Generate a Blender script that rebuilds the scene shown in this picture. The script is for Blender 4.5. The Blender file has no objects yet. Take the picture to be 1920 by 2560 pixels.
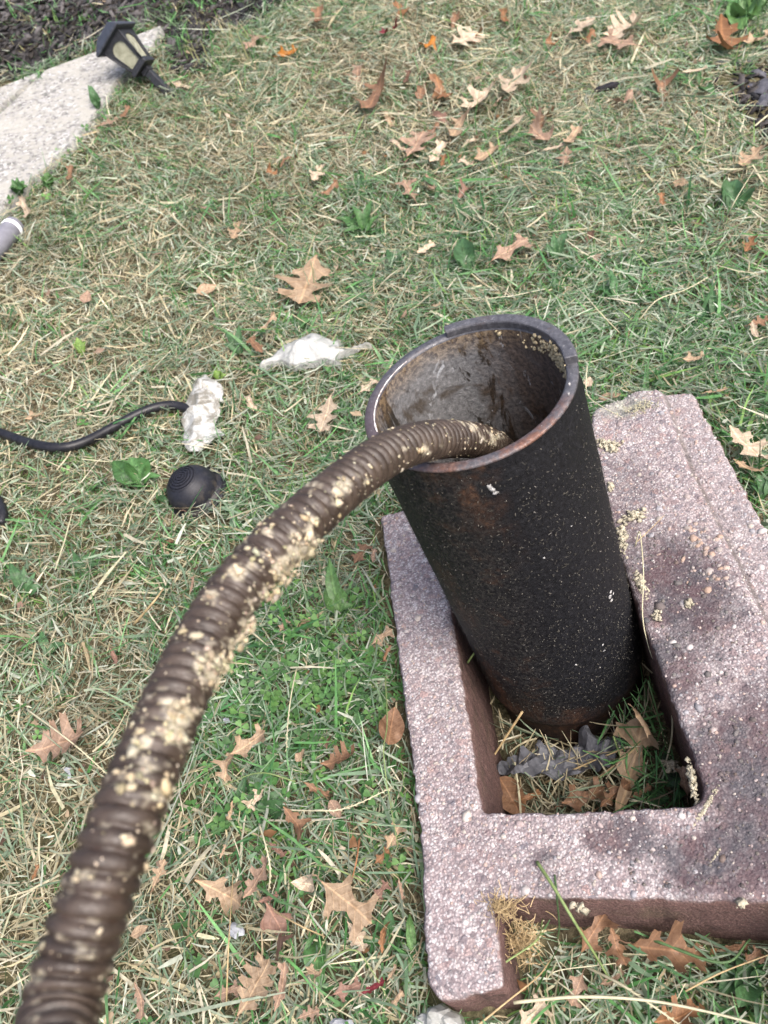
import bpy, bmesh, math, random
import numpy as np
from mathutils import Vector, Matrix, noise as mnoise
from mathutils.geometry import delaunay_2d_cdt

S = bpy.context.scene
COL = S.collection
rng = np.random.default_rng(7)
random.seed(7)

# ------------------------------------------------------------------ camera
F = 1983.147                       # focal length in photo pixels (1920 x 2560)
B = np.array([[0.88475199, -0.46606214, 0.0],
              [-0.32008296, -0.60763149, 0.72686372],
              [-0.33876366, -0.64309412, -0.68678172]])   # world from camera (right, down, forward)
CAM = np.array([-0.0997963, -0.47865912, 0.7791229])
cd = bpy.data.cameras.new('camera')
cam = bpy.data.objects.new('camera', cd); COL.objects.link(cam)
m = Matrix.Identity(4)
for i in range(3):
    m[i][0] = B[i, 0]; m[i][1] = -B[i, 1]; m[i][2] = -B[i, 2]; m[i][3] = CAM[i]
cam.matrix_world = m
cd.sensor_fit = 'AUTO'; cd.sensor_width = 36.0; cd.lens = F / 2560 * 36
cd.clip_start = 0.02; cd.clip_end = 500
cd.dof.use_dof = True; cd.dof.focus_distance = 0.76; cd.dof.aperture_fstop = 9.0
S.camera = cam

# ------------------------------------------------------------------ sky, sun, exposure
wd = bpy.data.worlds.new('World'); S.world = wd; wd.use_nodes = True
wn = wd.node_tree; bg = wn.nodes['Background']
sky = wn.nodes.new('ShaderNodeTexSky'); sky.sky_type = 'NISHITA'; sky.sun_disc = False
SUN_EL, SUN_AZ = math.radians(52), math.radians(150)
sky.sun_elevation = SUN_EL; sky.sun_rotation = SUN_AZ
sky.air_density = 0.7; sky.dust_density = 7.0; sky.ozone_density = 1.6
wn.links.new(sky.outputs[0], bg.inputs[0]); bg.inputs[1].default_value = 0.15
sl = bpy.data.lights.new('sun', 'SUN'); sl.energy = 1.0; sl.angle = math.radians(38); sl.color = (1.0, 0.99, 0.98)
sun = bpy.data.objects.new('sun', sl); COL.objects.link(sun)
sd = Vector((math.sin(SUN_AZ) * math.cos(SUN_EL), math.cos(SUN_AZ) * math.cos(SUN_EL), math.sin(SUN_EL)))
sun.rotation_euler = sd.to_track_quat('Z', 'Y').to_euler()
S.view_settings.view_transform = 'Standard'; S.view_settings.look = 'None'
S.view_settings.gamma = 1.0; S.view_settings.use_curve_mapping = False
S.view_settings.exposure = 1.27
S.render.engine = 'CYCLES'
S.cycles.max_bounces = 6; S.cycles.transparent_max_bounces = 8

# ------------------------------------------------------------------ geometry of the place
K = 1920 / 1659.0                  # my pixel notes were taken on a 1659 px wide view of the photo
TOPZ = 0.11                        # top of the concrete block
RIMZ = 0.40                        # pipe rim
R_OUT, R_IN = 0.085, 0.0752

def softp(x, k): return np.logaddexp(0, x / k) * k
UA = np.array([0.961, -0.275]); VA = np.array([0.275, 0.961])      # the block's axes
def uv_of(x, y): return x * UA[0] + y * UA[1], x * VA[0] + y * VA[1]
def xy_of(u, v): return u * UA[0] + v * VA[0], u * UA[1] + v * VA[1]
def sstep(a, b, x):
    t = np.clip((x - a) / (b - a), 0, 1); return t * t * (3 - 2 * t)

def lattice_noise(x, y, scale, seed):
    r = np.random.default_rng(seed); g = r.random((64, 64))
    X = np.asarray(x) / scale + 1000.37; Y = np.asarray(y) / scale + 1000.71
    xi = np.floor(X).astype(int); yi = np.floor(Y).astype(int)
    fx = X - xi; fy = Y - yi; fx = fx * fx * (3 - 2 * fx); fy = fy * fy * (3 - 2 * fy)
    a = g[xi % 64, yi % 64]; b = g[(xi + 1) % 64, yi % 64]; c = g[xi % 64, (yi + 1) % 64]; d = g[(xi + 1) % 64, (yi + 1) % 64]
    return (a * (1 - fx) + b * fx) * (1 - fy) + (c * (1 - fx) + d * fx) * fy

def terr(x, y):
    """the lawn: nearly level round the block, rising as a bank to the far side"""
    x = np.asarray(x, float); y = np.asarray(y, float)
    u = -.55 * x + .835 * y
    z = TOPZ - .045 - .1 * x + .1 * y + .22 * softp(u - .55, .15) - .36 * softp(u - 2.6, .3)
    far = np.hypot(x, y); z = np.where(far > 6, z * np.exp(-(far - 6) / 6), z)
    z = z + (lattice_noise(x, y, .23, 3) - .5) * .022 + (lattice_noise(x, y, .085, 4) - .5) * .020 + (lattice_noise(x, y, .035, 6) - .5) * .010
    bu, bv = uv_of(x, y)
    pit = sstep(-.13, -.09, bu) * sstep(-.245, -.275, bv) * sstep(-.42, -.33, bv) * (1 - sstep(.12, .3, bu))
    z = z - .028 * pit
    hole = sstep(-.150, -.128, bu) * sstep(.150, .125, bu) * sstep(-.262, -.245, bv) * sstep(.17, .15, bv)
    z = z * (1 - hole) + (-.050 + (lattice_noise(x, y, .03, 5) - .5) * .015) * hole
    return z

def rays(p):
    p = np.atleast_2d(np.asarray(p, float))
    d = np.stack([(p[:, 0] - 960) / F, (p[:, 1] - 1280) / F, np.ones(len(p))], 1)
    return d @ B.T
def at_z(px, py, z):
    d = rays((px, py))[0]; return CAM + d * ((z - CAM[2]) / d[2])
def at_depth(px, py, dep): return CAM + rays((px, py))[0] * dep
def hit(px, py, lift=.015):
    d = rays((px, py))[0]; t = np.arange(.3, 5.0, .004)
    q = CAM[None] + d[None] * t[:, None]
    k = np.argmax(q[:, 2] < terr(q[:, 0], q[:, 1]) + lift)
    q = CAM + d * (t[k] - .002)
    return np.array([q[0], q[1], float(terr(q[0], q[1])) + lift])
def hits(pts, lift=.015): return np.array([hit(a, b, lift) for a, b in pts])
def project(P):
    c = (np.asarray(P) - CAM) @ B
    return 960 + F * c[..., 0] / c[..., 2], 1280 + F * c[..., 1] / c[..., 2], c[..., 2]
def tnormal(x, y):
    e = .03
    n = np.array([-(terr(x + e, y) - terr(x - e, y)) / (2 * e), -(terr(x, y + e) - terr(x, y - e)) / (2 * e), 1.])
    return n / np.linalg.norm(n)
def inside(px, py, poly):
    px = np.asarray(px, float); py = np.asarray(py, float); c = np.zeros(px.shape, bool)
    n = len(poly); j = n - 1
    for i in range(n):
        xi, yi = poly[i]; xj, yj = poly[j]
        k = ((yi > py) != (yj > py)) & (px < (xj - xi) * (py - yi) / ((yj - yi) or 1e-12) + xi)
        c ^= k; j = i
    return c

# ------------------------------------------------------------------ object helpers
def mesh_obj(name, verts, faces, mat, parent=None, smooth=False, col=None, uv=None):
    me = bpy.data.meshes.new(name)
    me.from_pydata([tuple(map(float, v)) for v in verts], [], [tuple(map(int, f)) for f in faces])
    if smooth: me.polygons.foreach_set('use_smooth', [True] * len(me.polygons))
    if col is not None:
        a = me.color_attributes.new('Col', 'FLOAT_COLOR', 'POINT')
        c = np.ones((len(verts), 4), np.float32); c[:, :3] = col; a.data.foreach_set('color', c.ravel())
    if uv is not None:
        ul = me.uv_layers.new(name='UVMap'); vi = np.zeros(len(me.loops), int); me.loops.foreach_get('vertex_index', vi)
        ul.data.foreach_set('uv', np.asarray(uv, np.float32)[vi].ravel())
    me.materials.append(mat); me.update()
    o = bpy.data.objects.new(name, me); COL.objects.link(o)
    if parent: o.parent = parent
    return o
def fast_mesh(name, V, Q, mat, col, parent=None, smooth=False):
    """V (n,3), Q (m,k) polygons of one size, col (n,3)"""
    me = bpy.data.meshes.new(name); n, k = len(V), Q.shape[1]
    me.vertices.add(n); me.vertices.foreach_set('co', np.ascontiguousarray(V, np.float32).ravel())
    me.loops.add(Q.size); me.loops.foreach_set('vertex_index', np.ascontiguousarray(Q, np.int32).ravel())
    me.polygons.add(len(Q)); me.polygons.foreach_set('loop_start', np.arange(0, Q.size, k, dtype=np.int32))
    if smooth: me.polygons.foreach_set('use_smooth', np.ones(len(Q), bool))
    a = me.color_attributes.new('Col', 'FLOAT_COLOR', 'POINT')
    c = np.ones((n, 4), np.float32); c[:, :3] = col; a.data.foreach_set('color', c.ravel())
    me.materials.append(mat); me.update(calc_edges=True)
    o = bpy.data.objects.new(name, me); COL.objects.link(o)
    if parent: o.parent = parent
    return o
def tag(o, label, cat, group=None):
    o['label'] = label; o['category'] = cat
    if group: o['group'] = group
    return o
def kind(o, k): o['kind'] = k; return o
def empty(name, loc=(0, 0, 0)):
    o = bpy.data.objects.new(name, None); COL.objects.link(o); o.location = tuple(map(float, loc)); o.empty_display_size = .02
    return o
def grid_faces(nu, nv, closed_u=False):
    """vertex index = iv * nu + iu"""
    f = []
    for j in range(nv - 1):
        for i in range(nu if closed_u else nu - 1):
            i2 = (i + 1) % nu
            f.append((j * nu + i, j * nu + i2, (j + 1) * nu + i2, (j + 1) * nu + i))
    return f
def lathe(profile, n=48):
    v = []
    for r, z in profile:
        for i in range(n):
            a = 2 * math.pi * i / n; v.append((r * math.cos(a), r * math.sin(a), z))
    return v, grid_faces(n, len(profile), True)
def catmull(P, per=8):
    P = np.asarray(P, float); Q = np.vstack([2 * P[0] - P[1], P, 2 * P[-1] - P[-2]]); out = []
    for i in range(1, len(Q) - 2):
        for t in np.linspace(0, 1, per, endpoint=False):
            a, b, c, d = Q[i - 1:i + 3]
            out.append(.5 * (2 * b + (c - a) * t + (2 * a - 5 * b + 4 * c - d) * t * t + (3 * b - a - 3 * c + d) * t ** 3))
    out.append(Q[-2]); return np.array(out)
def resample(P, n):
    d = np.r_[0, np.cumsum(np.linalg.norm(np.diff(P, axis=0), axis=1))]
    s = np.linspace(0, d[-1], n); return np.stack([np.interp(s, d, P[:, k]) for k in range(P.shape[1])], 1), s
def frames(P):
    T = np.gradient(P, axis=0); T /= np.linalg.norm(T, axis=1)[:, None]
    N = np.zeros_like(T); n = np.cross(T[0], [0, 0, 1.]); n /= np.linalg.norm(n)
    for i in range(len(T)):
        n = n - T[i] * n.dot(T[i]); n /= np.linalg.norm(n); N[i] = n
    return T, N, np.cross(T, N)
def tube(P, r, n=8, cap=True):
    P = np.asarray(P, float); r = np.broadcast_to(r, (len(P),)); T, N, M = frames(P); v = []
    for i in range(len(P)):
        for k in range(n):
            a = 2 * math.pi * k / n; v.append(P[i] + r[i] * (math.cos(a) * N[i] + math.sin(a) * M[i]))
    f = grid_faces(n, len(P), True)
    if cap: f += [tuple(range(n))[::-1], tuple(range((len(P) - 1) * n, len(P) * n))]
    return v, f
class MB:
    def __init__(s): s.v = []; s.f = []
    def add(s, v, f, M=None):
        o = len(s.v)
        for p in v:
            p = Vector(tuple(map(float, p))); s.v.append(tuple(M @ p) if M else tuple(p))
        s.f += [tuple(i + o for i in q) for q in f]; return s
    def box(s, c, h, M=None, taper=1.0):
        v = []
        for z in (-1, 1):
            k = taper if z > 0 else 1
            for x, y in ((-1, -1), (1, -1), (1, 1), (-1, 1)): v.append((c[0] + x * h[0] * k, c[1] + y * h[1] * k, c[2] + z * h[2]))
        return s.add(v, [(3, 2, 1, 0), (4, 5, 6, 7), (0, 1, 5, 4), (1, 2, 6, 5), (2, 3, 7, 6), (3, 0, 4, 7)], M)
    def obj(s, name, mat, parent=None, smooth=False, bevel=0):
        o = mesh_obj(name, s.v, s.f, mat, parent, smooth)
        if bevel:
            b = o.modifiers.new('b', 'BEVEL'); b.width = bevel; b.segments = 2; b.limit_method = 'ANGLE'; b.angle_limit = .6
        return o
def ico(sub=1):
    bm = bmesh.new(); bmesh.ops.create_icosphere(bm, subdivisions=sub, radius=1)
    v = np.array([p.co[:] for p in bm.verts]); f = np.array([[q.index for q in p.verts] for p in bm.faces]); bm.free(); return v, f
ICO1 = ico(1); ICO2 = ico(2)
def lumps(name, C, Rr, N, col, mat, parent=None, flat=.7, base=ICO1, rough=.25, seed=1):
    """many small irregular lumps: centres C, radii Rr, normals N"""
    r = np.random.default_rng(seed); v0, f0 = base; n = len(C); k = len(v0)
    C = np.asarray(C, float); Rr = np.asarray(Rr, float); N = np.asarray(N, float)
    ax = np.cross(N, r.normal(size=(n, 3))); ax /= np.linalg.norm(ax, axis=1)[:, None]; ay = np.cross(N, ax)
    sx = r.uniform(.7, 1.35, n); sy = r.uniform(.7, 1.2, n)
    j = 1 + r.normal(size=(n, k)) * rough * .5
    V = (v0[None, :, 0] * j * sx[:, None])[:, :, None] * ax[:, None] + (v0[None, :, 1] * j * sy[:, None])[:, :, None] * ay[:, None] + (v0[None, :, 2] * j * flat)[:, :, None] * N[:, None]
    V = C[:, None] + V * Rr[:, None, None]
    Q = (f0[None] + (np.arange(n) * k)[:, None, None]).reshape(-1, 3)
    c = np.repeat(np.asarray(col)[:, None], k, 1).reshape(-1, 3)
    return fast_mesh(name, V.reshape(-1, 3), Q, mat, c, parent, True)
def cdt_fill(loops, spacing, jitter=.25, seed=0):
    """triangulate the first loop minus the others, with inner points on a jittered grid"""
    r = np.random.default_rng(seed); pts = []; edges = []
    for L in loops:
        o = len(pts); pts += [Vector((float(a), float(b))) for a, b in L]; edges += [(o + i, o + (i + 1) % len(L)) for i in range(len(L))]
    nb = len(pts)
    L0 = np.array(loops[0]); x0, y0 = L0.min(0); x1, y1 = L0.max(0)
    gx, gy = np.meshgrid(np.arange(x0, x1, spacing), np.arange(y0, y1, spacing))
    gx = gx.ravel() + r.uniform(-jitter, jitter, gx.size) * spacing; gy = gy.ravel() + r.uniform(-jitter, jitter, gy.size) * spacing
    ok = inside(gx, gy, loops[0])
    for H in loops[1:]: ok &= ~inside(gx, gy, H)
    allb = np.vstack([np.array(L) for L in loops])
    idx = np.where(ok)[0]
    dmin = np.array([np.min((allb[:, 0] - gx[i]) ** 2 + (allb[:, 1] - gy[i]) ** 2) for i in idx]) if len(idx) else np.array([])
    idx = idx[dmin > (spacing * .45) ** 2] if len(idx) else idx
    pts += [Vector((float(gx[i]), float(gy[i]))) for i in idx]
    v, e, f, ov, _, _ = delaunay_2d_cdt(pts, edges, [], 0, 1e-7)
    V = np.array([p[:] for p in v]); T = np.array([t for t in f if len(t) == 3]); C = V[T].mean(1)
    ok = inside(C[:, 0], C[:, 1], loops[0])
    for H in loops[1:]: ok &= ~inside(C[:, 0], C[:, 1], H)
    T = T[ok]
    a, b, c = V[T[:, 0]], V[T[:, 1]], V[T[:, 2]]
    fl = ((b - a)[:, 0] * (c - a)[:, 1] - (b - a)[:, 1] * (c - a)[:, 0]) < 0
    T[fl] = T[fl][:, ::-1]
    return V, T
def densify(P, step, jit=0, closed=True, seed=0):
    r = np.random.default_rng(seed); out = []; n = len(P)
    for i in range(n if closed else n - 1):
        a = np.array(P[i], float); b = np.array(P[(i + 1) % n], float); k = max(1, int(np.linalg.norm(b - a) / step))
        d = b - a; nn = np.array([-d[1], d[0]]); nn = nn / (np.linalg.norm(nn) + 1e-9)
        for j in range(k):
            out.append(a + d * j / k + nn * (r.normal() * jit if j else 0))
    return np.array(out)
def round_poly(P, r, n=4):
    out = []; P = [np.array(p, float) for p in P]
    for i in range(len(P)):
        a, b, c = P[i - 1], P[i], P[(i + 1) % len(P)]
        ra = min(r, .4 * np.linalg.norm(a - b)); rc = min(r, .4 * np.linalg.norm(c - b))
        s = b + (a - b) / np.linalg.norm(a - b) * ra; e = b + (c - b) / np.linalg.norm(c - b) * rc
        for t in np.linspace(0, 1, n): out.append((1 - t) ** 2 * s + 2 * t * (1 - t) * b + t * t * e)
    return out
def offset_loop(P, d):
    P = np.asarray(P); t = np.roll(P, -1, 0) - np.roll(P, 1, 0); t /= np.linalg.norm(t, axis=1)[:, None] + 1e-9
    return P + np.stack([-t[:, 1], t[:, 0]], 1) * d

# ------------------------------------------------------------------ materials
class NT:
    def __init__(s, name):
        s.m = bpy.data.materials.new(name); s.m.use_nodes = True; s.t = s.m.node_tree; s.p = s.t.nodes['Principled BSDF']; s.out = s.t.nodes['Material Output']
    def n(s, typ, **k):
        x = s.t.nodes.new(typ)
        for a, b in k.items(): setattr(x, a, b)
        return x
    def link(s, a, b): s.t.links.new(a, b)
    def coord(s, which='Object'):
        return s.n('ShaderNodeTexCoord').outputs[which]
    def noise(s, scale, detail=4, rough=.6, vec=None, dist=0):
        x = s.n('ShaderNodeTexNoise'); x.inputs['Scale'].default_value = scale; x.inputs['Detail'].default_value = detail
        x.inputs['Roughness'].default_value = rough; x.inputs['Distortion'].default_value = dist
        s.link(vec if vec is not None else s.coord(), x.inputs['Vector']); return x.outputs['Fac']
    def voro(s, scale, vec=None, out='Distance', feature='F1', rnd=1.0):
        x = s.n('ShaderNodeTexVoronoi', feature=feature); x.inputs['Scale'].default_value = scale; x.inputs['Randomness'].default_value = rnd
        s.link(vec if vec is not None else s.coord(), x.inputs['Vector']); return x.outputs[out]
    def ramp(s, fac, stops, interp='LINEAR'):
        x = s.n('ShaderNodeValToRGB'); x.color_ramp.interpolation = interp; e = x.color_ramp.elements
        while len(e) < len(stops): e.new(.5)
        for q, (p, c) in zip(e, stops):
            q.position = p; c = (c, c, c) if not hasattr(c, '__len__') else c; q.color = (*c, 1)
        s.link(fac, x.inputs[0]); return x.outputs[0]
    def mix(s, fac, a, b, mode='MIX'):
        x = s.n('ShaderNodeMix', data_type='RGBA', blend_type=mode)
        for sock, val in ((x.inputs['Factor'], fac), (x.inputs[6], a), (x.inputs[7], b)):
            if isinstance(val, bpy.types.NodeSocket): s.link(val, sock)
            elif hasattr(val, '__len__'): sock.default_value = (*val, 1)
            else: sock.default_value = val
        return x.outputs[2]
    def math(s, op, a, b=0.0, c=None):
        x = s.n('ShaderNodeMath', operation=op)
        for k, val in enumerate((a, b) if c is None else (a, b, c)):
            if isinstance(val, bpy.types.NodeSocket): s.link(val, x.inputs[k])
            else: x.inputs[k].default_value = val
        return x.outputs[0]
    def mapr(s, v, a, b, c=0, d=1):
        x = s.n('ShaderNodeMapRange'); x.clamp = True
        s.link(v, x.inputs[0])
        for k, q in zip((1, 2, 3, 4), (a, b, c, d)): x.inputs[k].default_value = q
        return x.outputs[0]
    def sep(s, vec=None):
        x = s.n('ShaderNodeSeparateXYZ'); s.link(vec if vec is not None else s.coord(), x.inputs[0]); return x.outputs
    def attr(s, name='Col'):
        x = s.n('ShaderNodeAttribute', attribute_name=name); return x.outputs['Color']
    def bump(s, h, strength=.5, dist=.002):
        x = s.n('ShaderNodeBump'); x.inputs['Strength'].default_value = strength; x.inputs['Distance'].default_value = dist
        s.link(h, x.inputs['Height']); s.link(x.outputs[0], s.p.inputs['Normal']); return s
    def base(s, c):
        if isinstance(c, bpy.types.NodeSocket): s.link(c, s.p.inputs['Base Color'])
        else: s.p.inputs['Base Color'].default_value = (*c, 1)
        return s
    def rough(s, r, spec=None):
        if isinstance(r, bpy.types.NodeSocket): s.link(r, s.p.inputs['Roughness'])
        else: s.p.inputs['Roughness'].default_value = r
        if spec is not None: s.p.inputs['Specular IOR Level'].default_value = spec
        return s
    def translucent(s, amount, col):
        t = s.n('ShaderNodeBsdfTranslucent')
        if isinstance(col, bpy.types.NodeSocket): s.link(col, t.inputs[0])
        else: t.inputs[0].default_value = (*col, 1)
        mx = s.n('ShaderNodeMixShader'); mx.inputs[0].default_value = amount
        s.link(s.p.outputs[0], mx.inputs[1]); s.link(t.outputs[0], mx.inputs[2]); s.link(mx.outputs[0], s.out.inputs[0]); return s

def mat_blade(name, rough=.55, spec=.3, tr=.22):
    k = NT(name); c = k.attr(); n = k.noise(160, 2, .6)
    c2 = k.mix(k.mapr(n, .35, .7), k.mix(1.0, c, (.72, .72, .68), 'MULTIPLY'), k.mix(1.0, c, (1.12, 1.1, 1.05), 'MULTIPLY'))
    k.base(c2).rough(rough, spec).translucent(tr, c2); return k.m
M_BLADE = mat_blade('grass_blades', .5, .35, .38)
M_STRAW = mat_blade('dry_straw', .6, .3, .30)

def mat_leaf(name, tr=.15, vein=(1.55, 1.5, 1.4), nveins=7.0, rough=.55, spec=.3):
    k = NT(name); oi = k.n('ShaderNodeObjectInfo'); col = oi.outputs['Color']
    u = k.sep(k.coord('UV')); ax = k.math('ABSOLUTE', u[0])
    mid = k.mapr(ax, .006, .022, 1, 0)
    side = k.math('FRACT', k.math('MULTIPLY_ADD', k.math('SUBTRACT', u[1], k.math('MULTIPLY', ax, .75)), nveins, 0.0))
    sv = k.mapr(k.math('ABSOLUTE', k.math('SUBTRACT', side, .5)), .03, .10, 1, 0)
    v = k.math('MAXIMUM', mid, k.math('MULTIPLY', sv, .5))
    big = k.noise(9, 4, .65, k.coord('UV'), .3); fine = k.noise(70, 3, .6, k.coord('UV'))
    r = oi.outputs['Random']
    c = k.mix(k.mapr(big, .35, .7), k.mix(1.0, col, (.62, .55, .48), 'MULTIPLY'), k.mix(1.0, col, (1.14, 1.12, 1.08), 'MULTIPLY'))
    c = k.mix(k.mapr(fine, .60, .68, 0, .6), c, k.mix(1.0, col, (.42, .32, .24), 'MULTIPLY'))
    c = k.mix(v, c, k.mix(1.0, c, vein, 'MULTIPLY'))
    k.base(c).rough(rough, spec)
    k.bump(k.math('ADD', k.math('MULTIPLY', v, 1.0), k.math('MULTIPLY', fine, .5)), .35, .0008)
    k.translucent(tr, c); return k.m
M_OAK = mat_leaf('dry_oak_leaf')
M_WEED = mat_leaf('green_weed_leaf', .25, (1.45, 1.35, 1.3), 9.0, .45, .4)

def mat_vcol(name, rough=.7, spec=.3, bump=None):
    k = NT(name); c = k.attr(); n = k.noise(400, 3, .6)
    k.base(k.mix(k.mapr(n, .3, .7), k.mix(1.0, c, (.75, .73, .7), 'MULTIPLY'), c)).rough(rough, spec)
    if bump: k.bump(k.noise(bump[0], 4, .65), bump[1], bump[2])
    return k.m
M_PEBBLE = mat_vcol('aggregate_stones', .75, .3)
M_CRUMB = mat_vcol('tan_residue', .6, .35, (900, .6, .001))
M_CHIP = mat_vcol('mulch_chips', .8, .25, (300, .6, .002))
M_LINT = mat_vcol('stuck_clippings', .7, .2)

# soil under the lawn
k = NT('lawn_soil'); n1 = k.noise(14, 5, .65); n2 = k.noise(180, 4, .7)
c = k.mix(k.mapr(n2, .35, .65), (.05, .042, .026), (.19, .16, .10)); c = k.mix(k.mapr(n1, .45, .65, 0, .6), c, (.06, .075, .03))
k.base(c).rough(.95, .1).bump(n2, .8, .01); M_SOIL = k.m
k = NT('dark_mulch'); n2 = k.noise(120, 5, .7); k.base(k.ramp(n2, [(.3, (.008, .008, .009)), (.7, (.05, .045, .045))])).rough(.9, .2).bump(n2, 1.0, .012); M_MULCH = k.m

# worn concrete path
k = NT('path_concrete'); co = k.coord(); n1 = k.noise(11, 5, .65, co, .6); n2 = k.noise(90, 4, .65, co); n3 = k.noise(420, 3, .6, co)
wear = k.mapr(k.math('MULTIPLY_ADD', n2, .75, k.math('MULTIPLY', n1, .6)), .60, .76, 0, .85)
agg = k.voro(170, co, 'Color'); ag = k.ramp(k.sep(agg)[0], [(0, (.07, .07, .068)), (.35, (.15, .15, .148)), (.7, (.26, .26, .258)), (1, (.40, .398, .39))])
c = k.mix(k.math('MULTIPLY', wear, 1.0), k.mix(k.mapr(n2, .3, .7), (.26, .255, .23), (.345, .34, .31)), ag)
c = k.mix(k.mapr(n3, .66, .75, 0, .5), c, (.2, .19, .17))
k.base(c).rough(.9, .2)
h = k.math('SUBTRACT', k.math('MULTIPLY', n3, .3), k.math('MULTIPLY', wear, k.math('ADD', .5, k.voro(170, co)))); k.bump(h, .45, .003); M_PATH = k.m
k = NT('joint_dark'); k.base(k.ramp(k.noise(200, 4), [(.3, (.03, .027, .022)), (.7, (.10, .088, .07))])).rough(.95, .1); M_JOINT = k.m

# pink exposed-aggregate concrete, rough top
def mat_block():
    k = NT('pink_aggregate_concrete'); co = k.coord()
    d = k.n('ShaderNodeVectorMath', operation='ADD'); nz = k.n('ShaderNodeTexNoise'); nz.inputs['Scale'].default_value = 220; k.link(co, nz.inputs['Vector'])
    sc = k.n('ShaderNodeVectorMath', operation='SCALE'); sc.inputs['Scale'].default_value = .003; k.link(nz.outputs['Color'], sc.inputs[0])
    k.link(co, d.inputs[0]); k.link(sc.outputs[0], d.inputs[1]); dv = d.outputs[0]
    stone = k.sep(k.voro(430, dv, 'Color')); sd_ = k.voro(430, dv)
    st2 = k.sep(k.voro(170, dv, 'Color')); sd2 = k.voro(170, dv)
    ramp = [(0, (.14, .13, .135)), (.18, (.22, .195, .20)), (.40, (.29, .24, .24)), (.62, (.335, .29, .288)), (.82, (.385, .355, .355)), (1, (.46, .445, .445))]
    c1 = k.ramp(stone[0], ramp); c2 = k.ramp(st2[1], [(0, (.15, .15, .17)), (.3, (.32, .23, .215)), (.6, (.39, .345, .335)), (1, (.46, .44, .435))])
    pick = k.mapr(st2[0], .74, .76)
    c = k.mix(pick, c1, c2)
    gap = k.mapr(sd_, .35, .62); c = k.mix(k.math('MULTIPLY', gap, .62), c, (.135, .108, .112))
    big = k.noise(10, 4, .6, co); c = k.mix(k.mapr(big, .42, .7, 0, .4), c, k.mix(1.0, c, (.86, .80, .81), 'MULTIPLY'))
    # dark oily stains, strongest on the wide flange and round the lower corner
    sx = k.sep(co); du = k.math('ADD', k.math('MULTIPLY', sx[0], .961), k.math('MULTIPLY', sx[1], -.275)); dvv = k.math('ADD', k.math('MULTIPLY', sx[0], .275), k.math('MULTIPLY', sx[1], .961))
    def blob(u0, v0, ru, rv, hard=.45):
        a = k.math('DIVIDE', k.math('SUBTRACT', du, u0), ru); b = k.math('DIVIDE', k.math('SUBTRACT', dvv, v0), rv)
        r = k.math('SQRT', k.math('ADD', k.math('MULTIPLY', a, a), k.math('MULTIPLY', b, b)))
        r = k.math('ADD', r, k.math('MULTIPLY', k.math('SUBTRACT', k.noise(38, 6, .75, co), .5), 1.7)); return k.mapr(r, hard, 1.25, 1, 0)
    s1 = blob(.130, -.025, .050, .075, .6)
    for b_ in ((.095, -.10, .030, .05, .5, .85), (.120, -.215, .045, .06, .75, .9), (.155, -.175, .03, .05, .5, .8), (.095, -.272, .060, .032, .75, .95), (.012, -.240, .028, .018, .75, .85), (.140, -.29, .05, .06, .75, .95), (.10, .075, .025, .05, .5, .7), (.125, .13, .03, .05, .5, .45), (-.052, -.246, .014, .008, .3, .8)):
        s1 = k.math('MAXIMUM', s1, k.math('MULTIPLY', blob(*b_[:5]), b_[5]))
    moss = blob(.150, .252, .032, .020, .6); c = k.mix(k.math('MULTIPLY', moss, .75), c, k.mix(k.mapr(k.noise(90, 4, .7, co), .4, .6), (.13, .135, .125), (.36, .37, .30)))
    fine = k.noise(260, 3, .6, co)
    c = k.mix(k.math('MULTIPLY', s1, k.mapr(fine, .3, .62, .7, .95)), c, k.mix(k.mapr(k.noise(30, 3, .6, co), .4, .6), (.040, .040, .048), (.062, .038, .043)))
    # red-brown wall colour on the sides
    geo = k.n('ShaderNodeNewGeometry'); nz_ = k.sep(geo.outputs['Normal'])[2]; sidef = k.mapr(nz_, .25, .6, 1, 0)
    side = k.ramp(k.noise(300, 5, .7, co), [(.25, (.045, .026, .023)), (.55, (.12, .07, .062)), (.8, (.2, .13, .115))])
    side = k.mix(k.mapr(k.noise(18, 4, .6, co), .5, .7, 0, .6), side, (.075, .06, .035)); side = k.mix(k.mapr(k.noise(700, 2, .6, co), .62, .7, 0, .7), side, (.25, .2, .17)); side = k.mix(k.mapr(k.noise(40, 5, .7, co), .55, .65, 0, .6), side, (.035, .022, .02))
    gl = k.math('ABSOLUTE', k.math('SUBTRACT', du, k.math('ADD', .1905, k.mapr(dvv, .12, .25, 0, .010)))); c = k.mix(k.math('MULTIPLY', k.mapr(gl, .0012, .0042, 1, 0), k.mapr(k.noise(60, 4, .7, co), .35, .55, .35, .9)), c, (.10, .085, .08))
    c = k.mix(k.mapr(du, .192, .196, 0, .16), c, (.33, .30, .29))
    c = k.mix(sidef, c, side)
    k.base(c).rough(.88, .25)
    h = k.math('ADD', k.math('MULTIPLY', k.math('SUBTRACT', 1.0, sd_), .6), k.math('MULTIPLY', k.math('SUBTRACT', 1.0, sd2), k.math('MULTIPLY', pick, .8)))
    k.bump(h, .75, .0022); return k.m
M_BLOCK = mat_block()

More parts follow.
